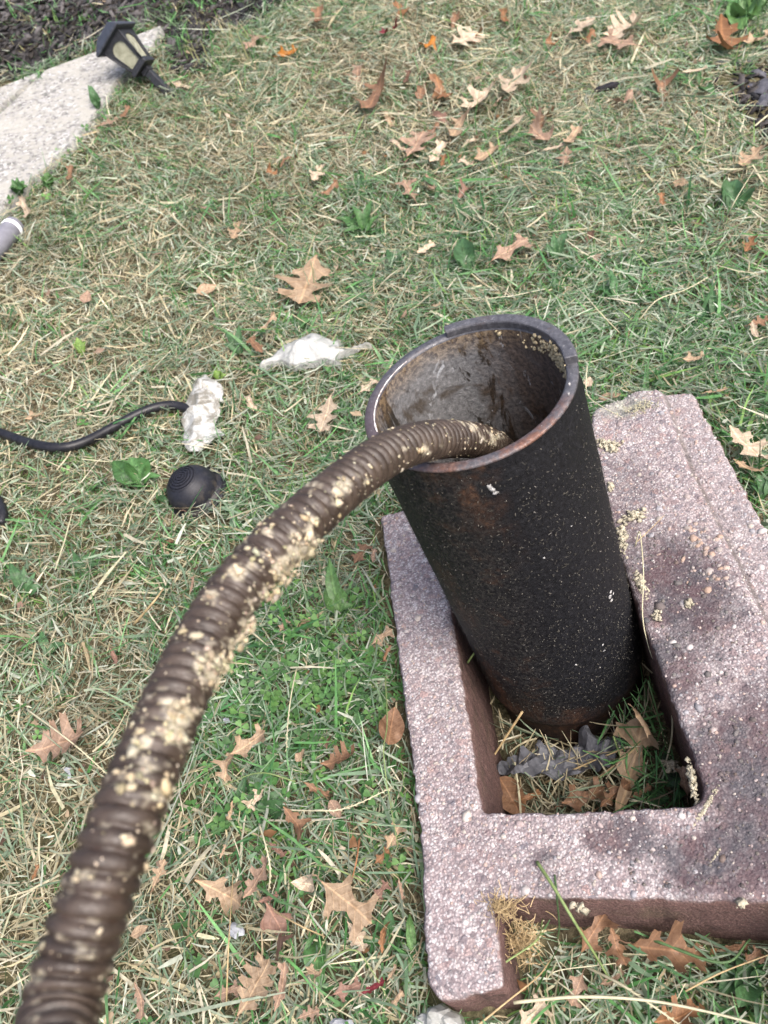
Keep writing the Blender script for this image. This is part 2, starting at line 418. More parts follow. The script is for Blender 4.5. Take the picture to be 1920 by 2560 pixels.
# tarred cast-iron pipe
def mat_pipe():
    k = NT('tarred_cast_iron'); co = k.coord(); z = k.sep(co)[2]
    n1 = k.noise(26, 5, .65, co, .4); n2 = k.noise(300, 4, .7, co); n3 = k.noise(900, 2, .6, co)
    c = k.ramp(n2, [(.3, (.0035, .0037, .0048)), (.55, (.0075, .0078, .0098)), (.75, (.018, .0185, .0215))])
    rustc = k.ramp(k.noise(160, 4, .7, co), [(.3, (.016, .009, .007)), (.55, (.06, .030, .018)), (.75, (.17, .085, .042))])
    x = k.sep(co)
    left = k.mapr(k.math('ADD', k.math('MULTIPLY', x[0], -.94), k.math('MULTIPLY', x[1], -.33)), .045, .09)
    low = k.mapr(k.math('ADD', z, k.math('MULTIPLY', k.math('SUBTRACT', n1, .5), .10)), .0, .035, 1, 0)
    pat = k.mapr(n1, .55, .68)
    rf = k.math('MAXIMUM', k.math('MULTIPLY', low, k.mapr(n1, .42, .66, .25, .9)), k.math('MULTIPLY', left, k.math('MULTIPLY', pat, .8)))
    streak = k.noise(60, 3, .6, co); sxx = k.math('ABSOLUTE', k.math('ADD', x[0], .033)); st = k.math('MULTIPLY', k.mapr(sxx, .004, .022, 1, 0), k.mapr(z, .27, .385)); st = k.math('MULTIPLY', st, k.mapr(streak, .42, .6)); st = k.math('MULTIPLY', st, k.mapr(x[1], -.02, .0, 1, 0))
    rf = k.math('MAXIMUM', rf, k.math('MULTIPLY', st, .5)); rf = k.math('MAXIMUM', rf, k.math('MULTIPLY', k.mapr(n1, .68, .76), .2))
    for (qx, qy, qz, qr, qa) in ((-.0805, -.0273, .0597, .020, .95), (-.077, -.036, .0094, .026, .9), (-.0403, -.0749, .3680, .014, .55), (-.0361, -.0769, .3440, .012, .35), (-.0800, -.0290, .2523, .022, .35), (-.0790, -.0310, .1986, .024, .35), (-.0294, -.0798, .0053, .03, .5), (.0099, -.0844, -.0373, .03, .6)):
        dx_ = k.math('SUBTRACT', x[0], qx); dy_ = k.math('SUBTRACT', x[1], qy); dz_ = k.math('MULTIPLY', k.math('SUBTRACT', z, qz), .55)
        dd = k.math('SQRT', k.math('ADD', k.math('ADD', k.math('MULTIPLY', dx_, dx_), k.math('MULTIPLY', dy_, dy_)), k.math('MULTIPLY', dz_, dz_)))
        dd = k.math('ADD', dd, k.math('MULTIPLY', k.math('SUBTRACT', k.noise(70, 5, .75, co), .5), qr * 1.6)); rf = k.math('MAXIMUM', rf, k.mapr(dd, qr * .45, qr * .85, qa, 0))
    c = k.mix(rf, c, rustc); c = k.mix(k.mapr(n3, .70, .76, 0, .3), c, (.12, .12, .11))
    dust = k.math('MULTIPLY', left, k.mapr(n2, .45, .62, .0, .3)); c = k.mix(dust, c, (.11, .10, .08))
    k.base(c).rough(k.mapr(n2, .3, .7, .5, .8), .22).bump(k.math('ADD', n2, k.math('MULTIPLY', n3, .5)), .5, .0014); return k.m
M_PIPE = mat_pipe()
def mat_inner():
    k = NT('pipe_bore'); co = k.coord(); x = k.sep(co); mp = k.n('ShaderNodeMapping'); mp.inputs['Scale'].default_value = (1, 1, .35); k.link(co, mp.inputs[0])
    st = k.noise(34, 5, .7, mp.outputs[0], .6); n2 = k.noise(260, 4, .7, co); big = k.noise(16, 4, .65, co, .8)
    c = k.ramp(n2, [(.3, (.07, .07, .072)), (.6, (.15, .15, .153)), (.8, (.25, .25, .255))])
    c = k.mix(k.mapr(st, .53, .57, 0, .92), c, (.014, .011, .007))
    c = k.mix(k.mapr(big, .56, .64, 0, .8), c, (.035, .024, .013))
    right = k.mapr(k.math('ADD', x[0], k.math('MULTIPLY', k.math('SUBTRACT', big, .5), .08)), .028, .06); c = k.mix(k.math('MULTIPLY', right, .75), c, k.mix(k.mapr(n2, .4, .6), (.03, .018, .011), (.085, .05, .03)))
    topz = k.math('ADD', x[2], k.math('MULTIPLY', k.math('SUBTRACT', st, .5), .03)); c = k.mix(k.mapr(topz, .375, .40, 0, .8), c, k.mix(k.mapr(n2, .4, .65), (.05, .03, .02), (.28, .2, .11)))
    c = k.mix(k.mapr(k.noise(45, 4, .75, mp.outputs[0], 1.0), .62, .68, 0, .6), c, (.40, .42, .44))
    k.base(c).rough(k.mapr(st, .45, .65, .75, .4), .4).bump(k.math('ADD', n2, st), .7, .002); return k.m
M_BORE = mat_inner()
def mat_rim():
    k = NT('worn_iron_rim'); co = k.coord(); x = k.sep(co); n1 = k.noise(28, 5, .7, co, .3); n2 = k.noise(260, 4, .7, co)
    c = k.ramp(n2, [(.3, (.045, .045, .052)), (.6, (.095, .095, .105)), (.8, (.2, .2, .205))])
    near = k.mapr(k.math('ADD', k.math('MULTIPLY', x[1], -1.0), k.math('MULTIPLY', k.math('SUBTRACT', n1, .5), .12)), .05, .085)
    rust = k.ramp(n2, [(.3, (.07, .03, .018)), (.6, (.17, .075, .045)), (.8, (.28, .17, .11))])
    c = k.mix(k.math('MULTIPLY', near, k.mapr(k.noise(55, 4, .7, co), .42, .58, .1, .85)), c, rust); left = k.mapr(x[0], -.085, -.04, 1, 0); c = k.mix(k.math('MULTIPLY', left, .6), c, (.085, .05, .055))
    c = k.mix(k.mapr(n1, .60, .72, 0, .55), c, (.10, .055, .035)); c = k.mix(k.mapr(k.noise(420, 2, .6, co), .68, .75, 0, .6), c, (.45, .45, .44))
    k.base(c).rough(.5, .5).bump(n2, .5, .0012); k.p.inputs['Metallic'].default_value = .25; return k.m
M_RIM = mat_rim()
k = NT('pale_inner_edge'); k.base(k.ramp(k.noise(200, 3), [(.35, (.25, .2, .18)), (.6, (.75, .73, .7))])).rough(.4, .5); M_PALE_EDGE = k.m

# drain cable
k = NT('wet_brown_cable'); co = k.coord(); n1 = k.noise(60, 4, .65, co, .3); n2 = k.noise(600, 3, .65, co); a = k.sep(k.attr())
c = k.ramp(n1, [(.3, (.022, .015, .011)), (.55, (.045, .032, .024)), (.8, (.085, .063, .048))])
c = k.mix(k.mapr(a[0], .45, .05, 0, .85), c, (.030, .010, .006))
c = k.mix(a[1], c, k.mix(k.mapr(n2, .3, .7), (.27, .235, .16), (.47, .435, .35)))
k.base(c).rough(k.mapr(n2, .3, .7, .32, .62), .45).bump(n2, .4, .0008); M_CABLE = k.m
k = NT('black_rubber'); n = k.noise(120, 4, .7); k.base(k.ramp(n, [(.35, (.006, .006, .008)), (.7, (.017, .017, .021))])).rough(.42, .35).bump(k.noise(700, 3), .2, .0006); M_RUBBER = k.m
k = NT('dusty_black_rubber'); n = k.noise(70, 5, .75); n2 = k.noise(400, 3); z = k.sep()[2]
c = k.mix(k.mapr(n2, .3, .7), (.007, .0075, .011), (.017, .018, .025)); c = k.mix(k.math('MULTIPLY', k.mapr(n, .48, .66), k.mapr(z, .036, .012, .05, .6)), c, (.075, .064, .05))
k.base(c).rough(.5, .3).bump(n2, .3, .0006); M_PEDAL = k.m

def mat_plastic(name, dirt, tr=.25, alpha_edge=False):
    k = NT(name); co = k.coord(); n = k.noise(55, 5, .7, co, .5); n2 = k.noise(260, 4, .7, co)
    c = k.mix(k.mapr(n2, .3, .7), (.36, .37, .355), (.50, .51, .495)); c = k.mix(k.math('MULTIPLY', k.mapr(n, .42, .58), dirt), c, (.17, .16, .13)); c = k.mix(k.mapr(n2, .68, .74, 0, dirt * .6), c, (.08, .075, .065))
    k.base(c).rough(.35, .45).translucent(tr, c)
    if alpha_edge:
        last = k.out.inputs[0].links[0].from_socket; tp = k.n('ShaderNodeBsdfTransparent'); mx = k.n('ShaderNodeMixShader'); e = k.sep(k.attr())[0]
        k.link(k.mapr(e, .30, .42, .5, .0), mx.inputs[0]); k.link(last, mx.inputs[1]); k.link(tp.outputs[0], mx.inputs[2]); k.link(mx.outputs[0], k.out.inputs[0])
    return k.m
M_BAG_D = mat_plastic('soiled_white_plastic', .95, .12); M_BAG = mat_plastic('thin_white_plastic', .05, .3, True); M_BAG_C = mat_plastic('clear_grey_plastic', .25, .35, True)
k = NT('grey_plastic_film'); co = k.coord(); n = k.noise(90, 4, .7, co, .5); k.base(k.ramp(n, [(.3, (.05, .053, .062)), (.7, (.14, .145, .165))])).rough(.5, .4).bump(n, .6, .003).translucent(.2, (.2, .2, .22)); M_FILM = k.m

k = NT('matte_black_plastic'); n = k.noise(150, 4, .7); k.base(k.ramp(n, [(.3, (.010, .010, .012)), (.7, (.028, .03, .036))])).rough(.5, .4); M_LAMP = k.m
k = NT('grey_solar_cell'); k.base(k.ramp(k.noise(60, 3), [(.3, (.10, .11, .14)), (.7, (.17, .18, .215))])).rough(.3, .5); M_CELL = k.m
k = NT('cap_blue_grey'); k.base(k.ramp(k.noise(120, 3), [(.3, (.022, .025, .033)), (.7, (.045, .05, .064))])).rough(.5, .4); M_CAP = k.m
k = NT('yellowed_pane'); n = k.noise(60, 4, .6, None, .8); k.base(k.ramp(n, [(.3, (.17, .17, .115)), (.55, (.28, .28, .205)), (.75, (.38, .38, .31))])).rough(.25, .5); M_PANE = k.m
k = NT('grey_satin_plastic'); k.base(k.ramp(k.noise(80, 3), [(.3, (.13, .13, .15)), (.7, (.19, .19, .215))])).rough(.4, .45); M_GREYP = k.m
k = NT('white_ring'); k.base((.78, .79, .79)).rough(.4, .4); M_WHITE = k.m
k = NT('printed_label'); co = k.coord(); x = k.sep(co)
ln = k.math('FRACT', k.math('MULTIPLY', x[1], 260)); sp_ = k.noise(1400, 1, .5, co)
k.base(k.mix(k.math('MULTIPLY', k.mapr(ln, .45, .55), k.mapr(sp_, .45, .5)), (.52, .55, .56), (.08, .08, .09))).rough(.4, .4); M_LABEL = k.m
k = NT('stained_paper'); k.base(k.ramp(k.noise(130, 4), [(.35, (.2, .21, .225)), (.7, (.38, .40, .44))])).rough(.8, .2); M_PAPER = k.m
k = NT('charred_wood'); co = k.coord(); n = k.noise(200, 4, .7, co); k.base(k.ramp(n, [(.3, (.004, .004, .006)), (.8, (.03, .027, .032))])).rough(.7, .3).bump(n, .9, .004); M_CHAR = k.m
k = NT('dark_slate'); n = k.noise(90, 4, .7); k.base(k.ramp(n, [(.3, (.03, .03, .036)), (.7, (.09, .09, .105))])).rough(.6, .4).bump(n, .6, .004); M_SLATE = k.m

# ------------------------------------------------------------------ ground
def axis(a, b, step):
    x = list(np.arange(a, b, step)); lo, hi = [], []; s = step; p = x[0]
    while p > -60: s *= 1.25; p -= s; lo.append(p)
    s = step; p = x[-1]
    while p < 60: s *= 1.25; p += s; hi.append(p)
    return np.array(lo[::-1] + x + hi)
gx, gy = axis(-1.4, 2.0, .0125), axis(-.8, 3.2, .0125)
XX, YY = np.meshgrid(gx, gy); ZZ = terr(XX, YY)
nu, nv = len(gx), len(gy); ii, jj = np.meshgrid(np.arange(nu - 1), np.arange(nv - 1)); a0 = (jj * nu + ii).ravel()
o = fast_mesh('ground', np.stack([XX.ravel(), YY.ravel(), ZZ.ravel()], 1), np.stack([a0, a0 + 1, a0 + nu + 1, a0 + nu], 1), M_SOIL, np.full((XX.size, 3), .5), None, True)
kind(o, 'structure')

# concrete path: a plane fitted to the lawn, two slabs and the joint between them
def fit_plane(P):
    c = P.mean(0); A = np.c_[P[:, :2] - c[:2], np.ones(len(P))]; g = np.linalg.lstsq(A, P[:, 2], rcond=None)[0]
    return lambda x, y: g[0] * (x - c[0]) + g[1] * (y - c[1]) + g[2]
path_px = [(0, 208), (93, 169), (247, 115), (395, 57), (377, 99), (283, 193), (229, 271), (193, 325), (120, 395), (0, 494)]
PH = hits(path_px, .012); ppl = fit_plane(PH)
def on_path(px, py):
    d = rays((px, py))[0]; t = np.arange(.5, 6, .002); q = CAM + d * t[:, None]; i = np.argmax(q[:, 2] < ppl(q[:, 0], q[:, 1]) + .012); return q[i]
def slab(name, pts, parent, th=.07, seed=0, drop=.008):
    W = np.array([on_path(a, b) for a, b in pts]); L = densify(round_poly(W[:, :2], .005, 3), .012, .0004, True, seed)
    V, T = cdt_fill([L], .05, .2, seed); nb = len(L)
    Z = ppl(V[:, 0], V[:, 1]) + .012 - drop; v = [(x, y, z) for (x, y), z in zip(V, Z)]; f = [tuple(t) for t in T]
    sg = 1 if (np.roll(L[:, 0], -1) * L[:, 1] - np.roll(L[:, 1], -1) * L[:, 0]).sum() < 0 else -1; L2 = offset_loop(L, -.0012 * sg); o1 = len(v)
    v += [(x, y, ppl(x, y) + .006 - drop) for x, y in L2]; o2 = len(v); v += [(x, y, ppl(x, y) - th) for x, y in L2]
    ix = [int(np.argmin((V[:, 0] - p[0]) ** 2 + (V[:, 1] - p[1]) ** 2)) for p in L]
    n = len(L)
    for i in range(n):
        j = (i + 1) % n; f += [(ix[j], ix[i], o1 + i, o1 + j), (o1 + j, o1 + i, o2 + i, o2 + j)]
    o = mesh_obj(name, v, f, M_PATH, parent); return o, L
path = empty('path', on_path(150, 250)); kind(path, 'structure')
def unparent_offset(o, p): o.matrix_parent_inverse = Matrix.Translation(p.location).inverted()
slab_px = [(0, 272), (109, 165), (247, 115), (398, 55), (377, 99), (283, 193), (229, 271), (193, 325), (120, 395), (0, 494), (-330, 740), (-330, 560)]
s1, LP1 = slab('slab', slab_px, path, seed=2); unparent_offset(s1, path)
s2, LP2 = slab('slab', [(88, 171), (0, 208), (-330, 320), (-330, 520), (-8, 254), (92, 176)], path, seed=3); unparent_offset(s2, path)
jw = np.array([on_path(a, b) for a, b in [(95, 168), (109, 165), (0, 273), (-330, 562), (-330, 515), (-8, 250)]])
o = mesh_obj('joint', [(x, y, ppl(x, y) - .008) for x, y, _ in jw], [tuple(range(6))], M_JOINT, path); unparent_offset(o, path)
PATH_POLY = [tuple(p) for p in LP1]; PATH_POLY2 = [tuple(p) for p in LP2]

# dark mulch bed beyond the path
mb = hits([(-260, 330), (0, 205), (247, 112), (395, 58), (440, 190), (520, 185), (520, 110), (600, 75), (720, 15), (860, -60), (800, -200), (300, -260), (-260, -200)], .0)
mpoly = [tuple(p[:2]) for p in mb]
V, T = cdt_fill([densify(mpoly, .04, .006, True, 5)], .03, .25, 5)
o = fast_mesh('mulch_bed', np.c_[V, terr(V[:, 0], V[:, 1]) + .006], T, M_MULCH, np.full((len(V), 3), .5), None, True); kind(o, 'structure')
sp = hits([(1770, 215), (1830, 195), (1930, 180), (2050, 200), (2050, 420), (1930, 380), (1880, 330), (1840, 270)], 0); spoly = [tuple(p[:2]) for p in sp]
V, T = cdt_fill([densify(spoly, .02, .005, True, 6)], .02, .25, 6)
o = fast_mesh('bare_soil', np.c_[V, terr(V[:, 0], V[:, 1]) + .005], T, M_SOIL, np.full((len(V), 3), .5), None, True); kind(o, 'structure')

# ------------------------------------------------------------------ concrete block
G_U = .190                                                      # groove along the wide flange
outer_uv = [(-.165, .189), (-.161, .10), (-.153, -.22), (-.160, -.318), (-.150, -.334), (-.099, -.332), (-.0985, -.268),
            (.0, -.286), (.102, -.305), (.125, -.312), (.135, -.40), (.232, -.40), (.229, -.10), (.231, .2467), (.1714, .273), (.118, .262),
            (.100, .215), (-.093, .185), (-.102, .186)]
hole_uv = [(-.0985, .128), (-.0955, .03), (-.095, -.197), (-.02, -.213), (.074, -.2275), (.0835, -.2235), (.088, -.213), (.087, -.10), (.086, -.05), (.090, .14)]
outer = [xy_of(u, v) for u, v in outer_uv]; hole = [xy_of(u, v) for u, v in hole_uv]
BLOCK = outer
Lo = densify(round_poly(outer, .006, 4), .004, .0006, True, 11); Lh = densify(round_poly(hole, .005, 4), .004, .0006, True, 12)
blk = empty('concrete_block', (*xy_of(.03, -.07), TOPZ)); tag(blk, 'pink concrete block with a cut-out hole around the black pipe', 'concrete block')
if (np.roll(Lo[:, 0], -1) * Lo[:, 1] - np.roll(Lo[:, 1], -1) * Lo[:, 0]).sum() > 0: Lo = Lo[::-1]       # counter-clockwise
if (np.roll(Lh[:, 0], -1) * Lh[:, 1] - np.roll(Lh[:, 1], -1) * Lh[:, 0]).sum() < 0: Lh = Lh[::-1]       # clockwise
Li, Hi = offset_loop(Lo, .0028), offset_loop(Lh, .0028)
V, T = cdt_fill([Li, Hi], .0042, .3, 8)
bu, bv = uv_of(V[:, 0], V[:, 1])
def block_z(x, y):
    u, v = uv_of(x, y)
    z = TOPZ + (lattice_noise(x, y, .009, 21) - .5) * .0016 + (lattice_noise(x, y, .05, 22) - .5) * .003
    gr = np.exp(-((u - G_U) / .0035) ** 2); gu = G_U + .010 * sstep(.12, .25, v); gr = np.exp(-((u - gu) / .003) ** 2); z = z - .006 * gr - .0085 * sstep(gu, gu + .003, u); cr = np.exp(-((u - .150) / .030) ** 2 - ((v - .252) / .022) ** 2); z = z - cr * (.002 + .009 * lattice_noise(x, y, .012, 24))
    return z
Zt = block_z(V[:, 0], V[:, 1]); v = [(x, y, z) for (x, y), z in zip(V, Zt)]; f = [tuple(t) for t in T]
for inner, outl, sgn in ((Li, Lo, 1), (Hi, Lh, 1)):
    ix = [int(np.argmin((V[:, 0] - p[0]) ** 2 + (V[:, 1] - p[1]) ** 2)) for p in inner]; n = len(outl); rings = []
    for dz in (.004, .03, .07, .12, .17):
        rr = np.random.default_rng(int(dz * 1000)); of = len(v)
        dd = (lattice_noise(np.arange(n) * .004, np.full(n, dz), .012, 31) - .5) * .0016
        P = offset_loop(outl, dd[:, None] if False else 0.0) ; tt = offset_loop(outl, 1.0) - outl
        P = outl + tt * dd[:, None]
        v += [(x, y, (Zt[ix[i]] - dz) if dz < .01 else TOPZ - dz) for i, (x, y) in enumerate(P)]; rings.append(of)
    for i in range(n):
        j = (i + 1) % n
        if ix[i] != ix[j]: f.append((ix[j], ix[i], rings[0] + i, rings[0] + j))
        else: f.append((ix[i], rings[0] + i, rings[0] + j))
        for a, b in zip(rings[:-1], rings[1:]): f.append((a + j, a + i, b + i, b + j))
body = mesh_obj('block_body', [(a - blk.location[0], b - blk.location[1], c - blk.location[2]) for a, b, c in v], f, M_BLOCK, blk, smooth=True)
# the material reads world-like coordinates, so shift the body back with its own origin
body.data.transform(Matrix.Translation(blk.location)); body.location = -blk.location
# loose grains and exposed stones of the top, too many to count
n = 5200
px_ = rng.uniform(-.2, .32, n * 3); py_ = rng.uniform(-.43, .3, n * 3)
ok = inside(px_, py_, [tuple(p) for p in offset_loop(Lo, .002)]) & ~inside(px_, py_, [tuple(p) for p in offset_loop(Lh, .002)])
px_, py_ = px_[ok][:n], py_[ok][:n]; uu, vv = uv_of(px_, py_)
rr = np.clip(rng.lognormal(math.log(.00098), .40, len(px_)), .0006, .0042)
big = rng.random(len(px_)) < .018; rr[big] = rng.uniform(.0026, .0046, big.sum())
pal = np.array([(.35, .30, .29), (.40, .37, .365), (.44, .42, .41), (.27, .265, .285), (.38, .29, .255), (.31, .255, .252), (.41, .37, .335)])
pc = pal[rng.integers(0, len(pal), len(px_))] * rng.uniform(.75, 1.12, (len(px_), 1))
dark = ((np.hypot((uu - .125) / .05, (vv + .04) / .09) < 1) | (np.hypot((uu - .12) / .05, (vv + .225) / .07) < 1) | (np.hypot((uu - .07) / .06, (vv + .272) / .025) < 1)) & (rng.random(len(uu)) < .75); pc[dark] *= .34
# the pocket of coarse orange stones beside the groove
k2 = 46; su = rng.normal(.163, .010, k2); sv = rng.uniform(-.035, .055, k2); sx, sy = xy_of(su, sv)
px_ = np.r_[px_, sx]; py_ = np.r_[py_, sy]; rr = np.r_[rr, rng.uniform(.002, .0042, k2)]
pc = np.vstack([pc, np.array([(.33, .24, .19), (.38, .30, .26), (.32, .285, .27)])[rng.integers(0, 3, k2)] * rng.uniform(.8, 1.1, (k2, 1))])
zz = block_z(px_, py_) - rr * .25 + .0003
o = lumps('aggregate', np.c_[px_, py_, zz] - np.array(blk.location), rr, np.tile([0, 0, 1.], (len(px_), 1)) + rng.normal(0, .12, (len(px_), 3)), pc, M_PEBBLE, blk, .6, ICO1, .3, 2); kind(o, 'stuff')

# ------------------------------------------------------------------ cast-iron pipe
pipe = empty('iron_pipe', (0, 0, -.05)); tag(pipe, 'black tarred iron pipe standing upright in the concrete block, open at the top', 'pipe')
def wob(x, y, z, s, a): return (mnoise.noise(Vector((x * s, y * s, z * s)))) * a
def pipe_shell(name, prof, mat, amp, n=150, flip=False, cap=False):
    v, f = lathe(prof, n); v = [(x * (1 + w / .08), y * (1 + w / .08), z) for (x, y, z) in v for w in [wob(x, y, z, 26, amp) + wob(x, y, z, 140, amp * .6)]]
    if flip: f = [q[::-1] for q in f]
    if cap: f.append(tuple(range((len(prof) - 1) * n, len(prof) * n)))
    o = mesh_obj(name, v, f, mat, None, True); o.parent = pipe; o.matrix_parent_inverse = Matrix.Translation((0, 0, .05)); return o
op = [(R_OUT * (1 - .0) - (.0012 if z > .385 else 0), z) for z in np.linspace(.3975, .035, 60)]
op += [(.0862, .026), (.0868, .018), (.0862, .012), (.0828, .007), (.0812, .0), (.0808, -.03), (.0806, -.14)]
pipe_shell('outer_wall', op, M_PIPE, .0005)
ip = [(R_IN, .3975)] + [(R_IN, z) for z in np.linspace(.39, -.005, 40)] + [(.03, -.01), (.001, -.012)]
pipe_shell('bore', ip, M_BORE, .0006, flip=True)
rimp = [(R_OUT - .0012, .3974), (R_OUT - .0004, .3985), (R_OUT - .0016, .4000), (R_IN + .002, .4002), (R_IN + .0004, .3992), (R_IN, .3974)]
pipe_shell('rim', rimp, M_RIM, .0002)
# the taller, uncut part of the rim at the back
a1 = at_z(1103, 806, RIMZ); a2 = at_z(1443, 905, RIMZ); A1, A2 = math.atan2(a1[1], a1[0]), math.atan2(a2[1], a2[0])
if A1 < A2: A1 += 2 * math.pi
nn = 70; v = []; lipp = [(R_OUT + .0002, .3990), (R_OUT + .0004, .4050), (R_OUT - .0008, .4064), (R_IN + .0008, .4062), (R_IN - .0001, .4052), (R_IN + .0001, .3990)]
for i in range(nn):
    a = A2 + (A1 - A2) * i / (nn - 1); jag = 0
    a += random.uniform(-.006, .006) if i in (0, nn - 1) else 0
    for r, z in lipp: v.append((r * math.cos(a), r * math.sin(a), z + jag * .3 + wob(math.cos(a), math.sin(a), z, 3, .0006)))
f = [(i * 6 + k, i * 6 + (k + 1) % 6, (i + 1) * 6 + (k + 1) % 6, (i + 1) * 6 + k) for i in range(nn - 1) for k in range(6)] + [tuple(range(6))[::-1], tuple(range((nn - 1) * 6, nn * 6))]
o = mesh_obj('raised_lip', v, f, M_RIM, pipe); o.matrix_parent_inverse = Matrix.Translation((0, 0, .05))
b = o.modifiers.new('b', 'BEVEL'); b.width = .0008; b.segments = 1; b.limit_method = 'ANGLE'; b.angle_limit = .7
# thin pale line along the inner left edge
b1 = at_z(930, 1085, RIMZ); b2 = at_z(1010, 900, RIMZ); q1, q2 = math.atan2(b1[1], b1[0]), math.atan2(b2[1], b2[0])
if q1 < 0: q1 += 2 * math.pi
if q2 < 0: q2 += 2 * math.pi
P = [((R_IN + .0006) * math.cos(t), (R_IN + .0006) * math.sin(t), .3998) for t in np.linspace(q1, q2, 40)]
vv_, ff = tube(P, np.array([.0009 * (.35 + .65 * abs(math.sin(i * .5)) * (1 - i / 46)) for i in range(40)]), 6); o = mesh_obj('pale_edge', vv_, ff, M_PALE_EDGE, pipe, True); o.matrix_parent_inverse = Matrix.Translation((0, 0, .05))
# tan residue along the inside of the lip
C, N, Rr = [], [], []
for i in range(150):
    t = A2 + (A1 - A2) * min(1, abs(random.gauss(.14, .2))); z = random.uniform(.384, .402) - abs(random.gauss(0, .004)); r = R_IN - .0004
    C.append((r * math.cos(t), r * math.sin(t), z)); N.append((-math.cos(t), -math.sin(t), .4)); Rr.append(random.uniform(.0006, .0021))
for i in range(60):
    t = A2 + (A1 - A2) * random.gauss(.17, .03); z = random.gauss(.386, .006); r = R_IN - .0008
    C.append((r * math.cos(t), r * math.sin(t), z)); N.append((-math.cos(t), -math.sin(t), .4)); Rr.append(random.uniform(.001, .0024))
N = np.array(N); N /= np.linalg.norm(N, axis=1)[:, None]
cc = np.array([(.50, .42, .26)]) * rng.uniform(.7, 1.15, (len(C), 1))
o = lumps('residue', C, Rr, N, cc, M_CRUMB, pipe, .7, ICO1, .35, 3); kind(o, 'stuff'); o.matrix_parent_inverse = Matrix.Translation((0, 0, .05))
# lint of dried clippings stuck to the tar
n = 5600; th = rng.uniform(math.pi * .75, math.pi * 2.25, n); z = rng.beta(1.25, 1.0, n) * .385 + .008; z = .40 - (z * .98)
ln = rng.lognormal(math.log(.0014), .5, n); ln[rng.random(n) < .02] *= 2.6; wv = rng.uniform(.00016, .00034, n); an = rng.uniform(0, 2 * math.pi, n); cu = rng.normal(0, .9, n)
V = np.zeros((n, 4, 2, 3))
for j, t in enumerate(np.linspace(-.5, .5, 4)):
    ang = an + cu * t; ds = ln * t
    tz = ds * np.sin(an) + cu * t * t * ln * .6 * np.cos(an); ta = (ds * np.cos(an) - cu * t * t * ln * .6 * np.sin(an)) / R_OUT
    lift = .0006 + .0006 * (1 - 2 * abs(t)) + .0005 * rng.random(n)
    for s in (0, 1):
        off = (s - .5) * 2 * wv; zz = z + tz + off * np.cos(ang); aa = th + ta - off * np.sin(ang) / R_OUT
        V[:, j, s] = np.stack([(R_OUT + lift) * np.cos(aa), (R_OUT + lift) * np.sin(aa), zz], 1)
Q = np.array([[0, 1, 3, 2], [2, 3, 5, 4], [4, 5, 7, 6]]); Q = (Q[None] + (np.arange(n) * 8)[:, None, None]).reshape(-1, 4)
lc = np.array([(.075, .072, .062), (.125, .118, .10), (.045, .043, .038), (.24, .23, .21)])[rng.choice(4, n, p=[.4, .22, .34, .04])]
o = fast_mesh('stuck_clippings', V.reshape(-1, 3), Q, M_LINT, np.repeat(lc, 8, 0), pipe); kind(o, 'stuff'); o.matrix_parent_inverse = Matrix.Translation((0, 0, .05))
# pale drips: one white flake near the rim and a few beads
def on_pipe(px, py):
    d = rays((px, py))[0]; a = d[0] ** 2 + d[1] ** 2; b = 2 * (CAM[0] * d[0] + CAM[1] * d[1]); c = CAM[0] ** 2 + CAM[1] ** 2 - R_OUT ** 2
    t = (-b - math.sqrt(b * b - 4 * a * c)) / (2 * a); q = CAM + d * t; return q, np.array([q[0], q[1], 0]) / R_OUT
C, N, Rr = [], [], []
for px, py, r in [(1224, 1216, .0019), (1231, 1224, .0024), (1238, 1232, .0019), (1243, 1230, .0013), (1227, 1219, .0021), (1527, 1480, .0018), (1533, 1484, .0016), (1525, 1492, .0019), (1529, 1500, .0017), (1507, 1612, .0012), (1511, 1627, .0012), (1500, 1668, .001), (1440, 1662, .001), (1428, 1315, .001), (1424, 960, .0012), (1422, 985, .001), (1360, 1395, .001)]:
    q, nn_ = on_pipe(px, py); C.append(q); N.append(nn_); Rr.append(r)
o = lumps('white_flakes', C, Rr, N, np.full((len(C), 3), .46), M_CRUMB, pipe, .3, ICO2, .35, 5); kind(o, 'stuff'); o.matrix_parent_inverse = Matrix.Translation((0, 0, .05))

# ------------------------------------------------------------------ coiled drain cable
CD = .029
cp = [(95, 2830, 246), (120, 2680, 226), (139, 2560, 206), (176, 2427, 200), (253, 2200, 193), (300, 2080, 190), (391, 1859, 172), (460, 1685, 158), (547, 1530, 148), (605, 1454, 142), (680, 1370, 139),
      (758, 1302, 133), (847, 1224, 126), (931, 1153, 117), (999, 1117, 110), (1072, 1096, 103.5), (1155, 1096, 95), (1214, 1103, 87), (1262, 1130, 80), (1296, 1180, 74), (1318, 1260, 67)]
CW = np.array([at_depth(x, y, F * CD / w) for x, y, w in cp])
def smooth_path(P, it=2):
    P = P.copy()
    for _ in range(it): P[1:-1] = .25 * P[:-2] + .5 * P[1:-1] + .25 * P[2:]
    return P
CS, ss = resample(catmull(smooth_path(CW, 1), 12), 900); pitch = .0072; nk = 56
Tn, Nn, Mn = frames(CS); th = np.arange(nk) * 2 * math.pi / nk
ph = ss[:, None] / pitch - th[None] / (2 * math.pi); fr = ph - np.floor(ph); prof = np.sqrt(np.clip(1 - (2 * fr - 1) ** 2, 0, 1))
rad = CD / 2 - .0036 + .0036 * prof
V = CS[:, None] + rad[:, :, None] * (np.cos(th)[None, :, None] * Nn[:, None] + np.sin(th)[None, :, None] * Mn[:, None])
cab = empty('drain_cable', CS[500]); tag(cab, 'brown coiled steel drain cable caked with tan residue, running down into the black pipe', 'drain cable')
q = np.array(grid_faces(nk, len(CS), True))
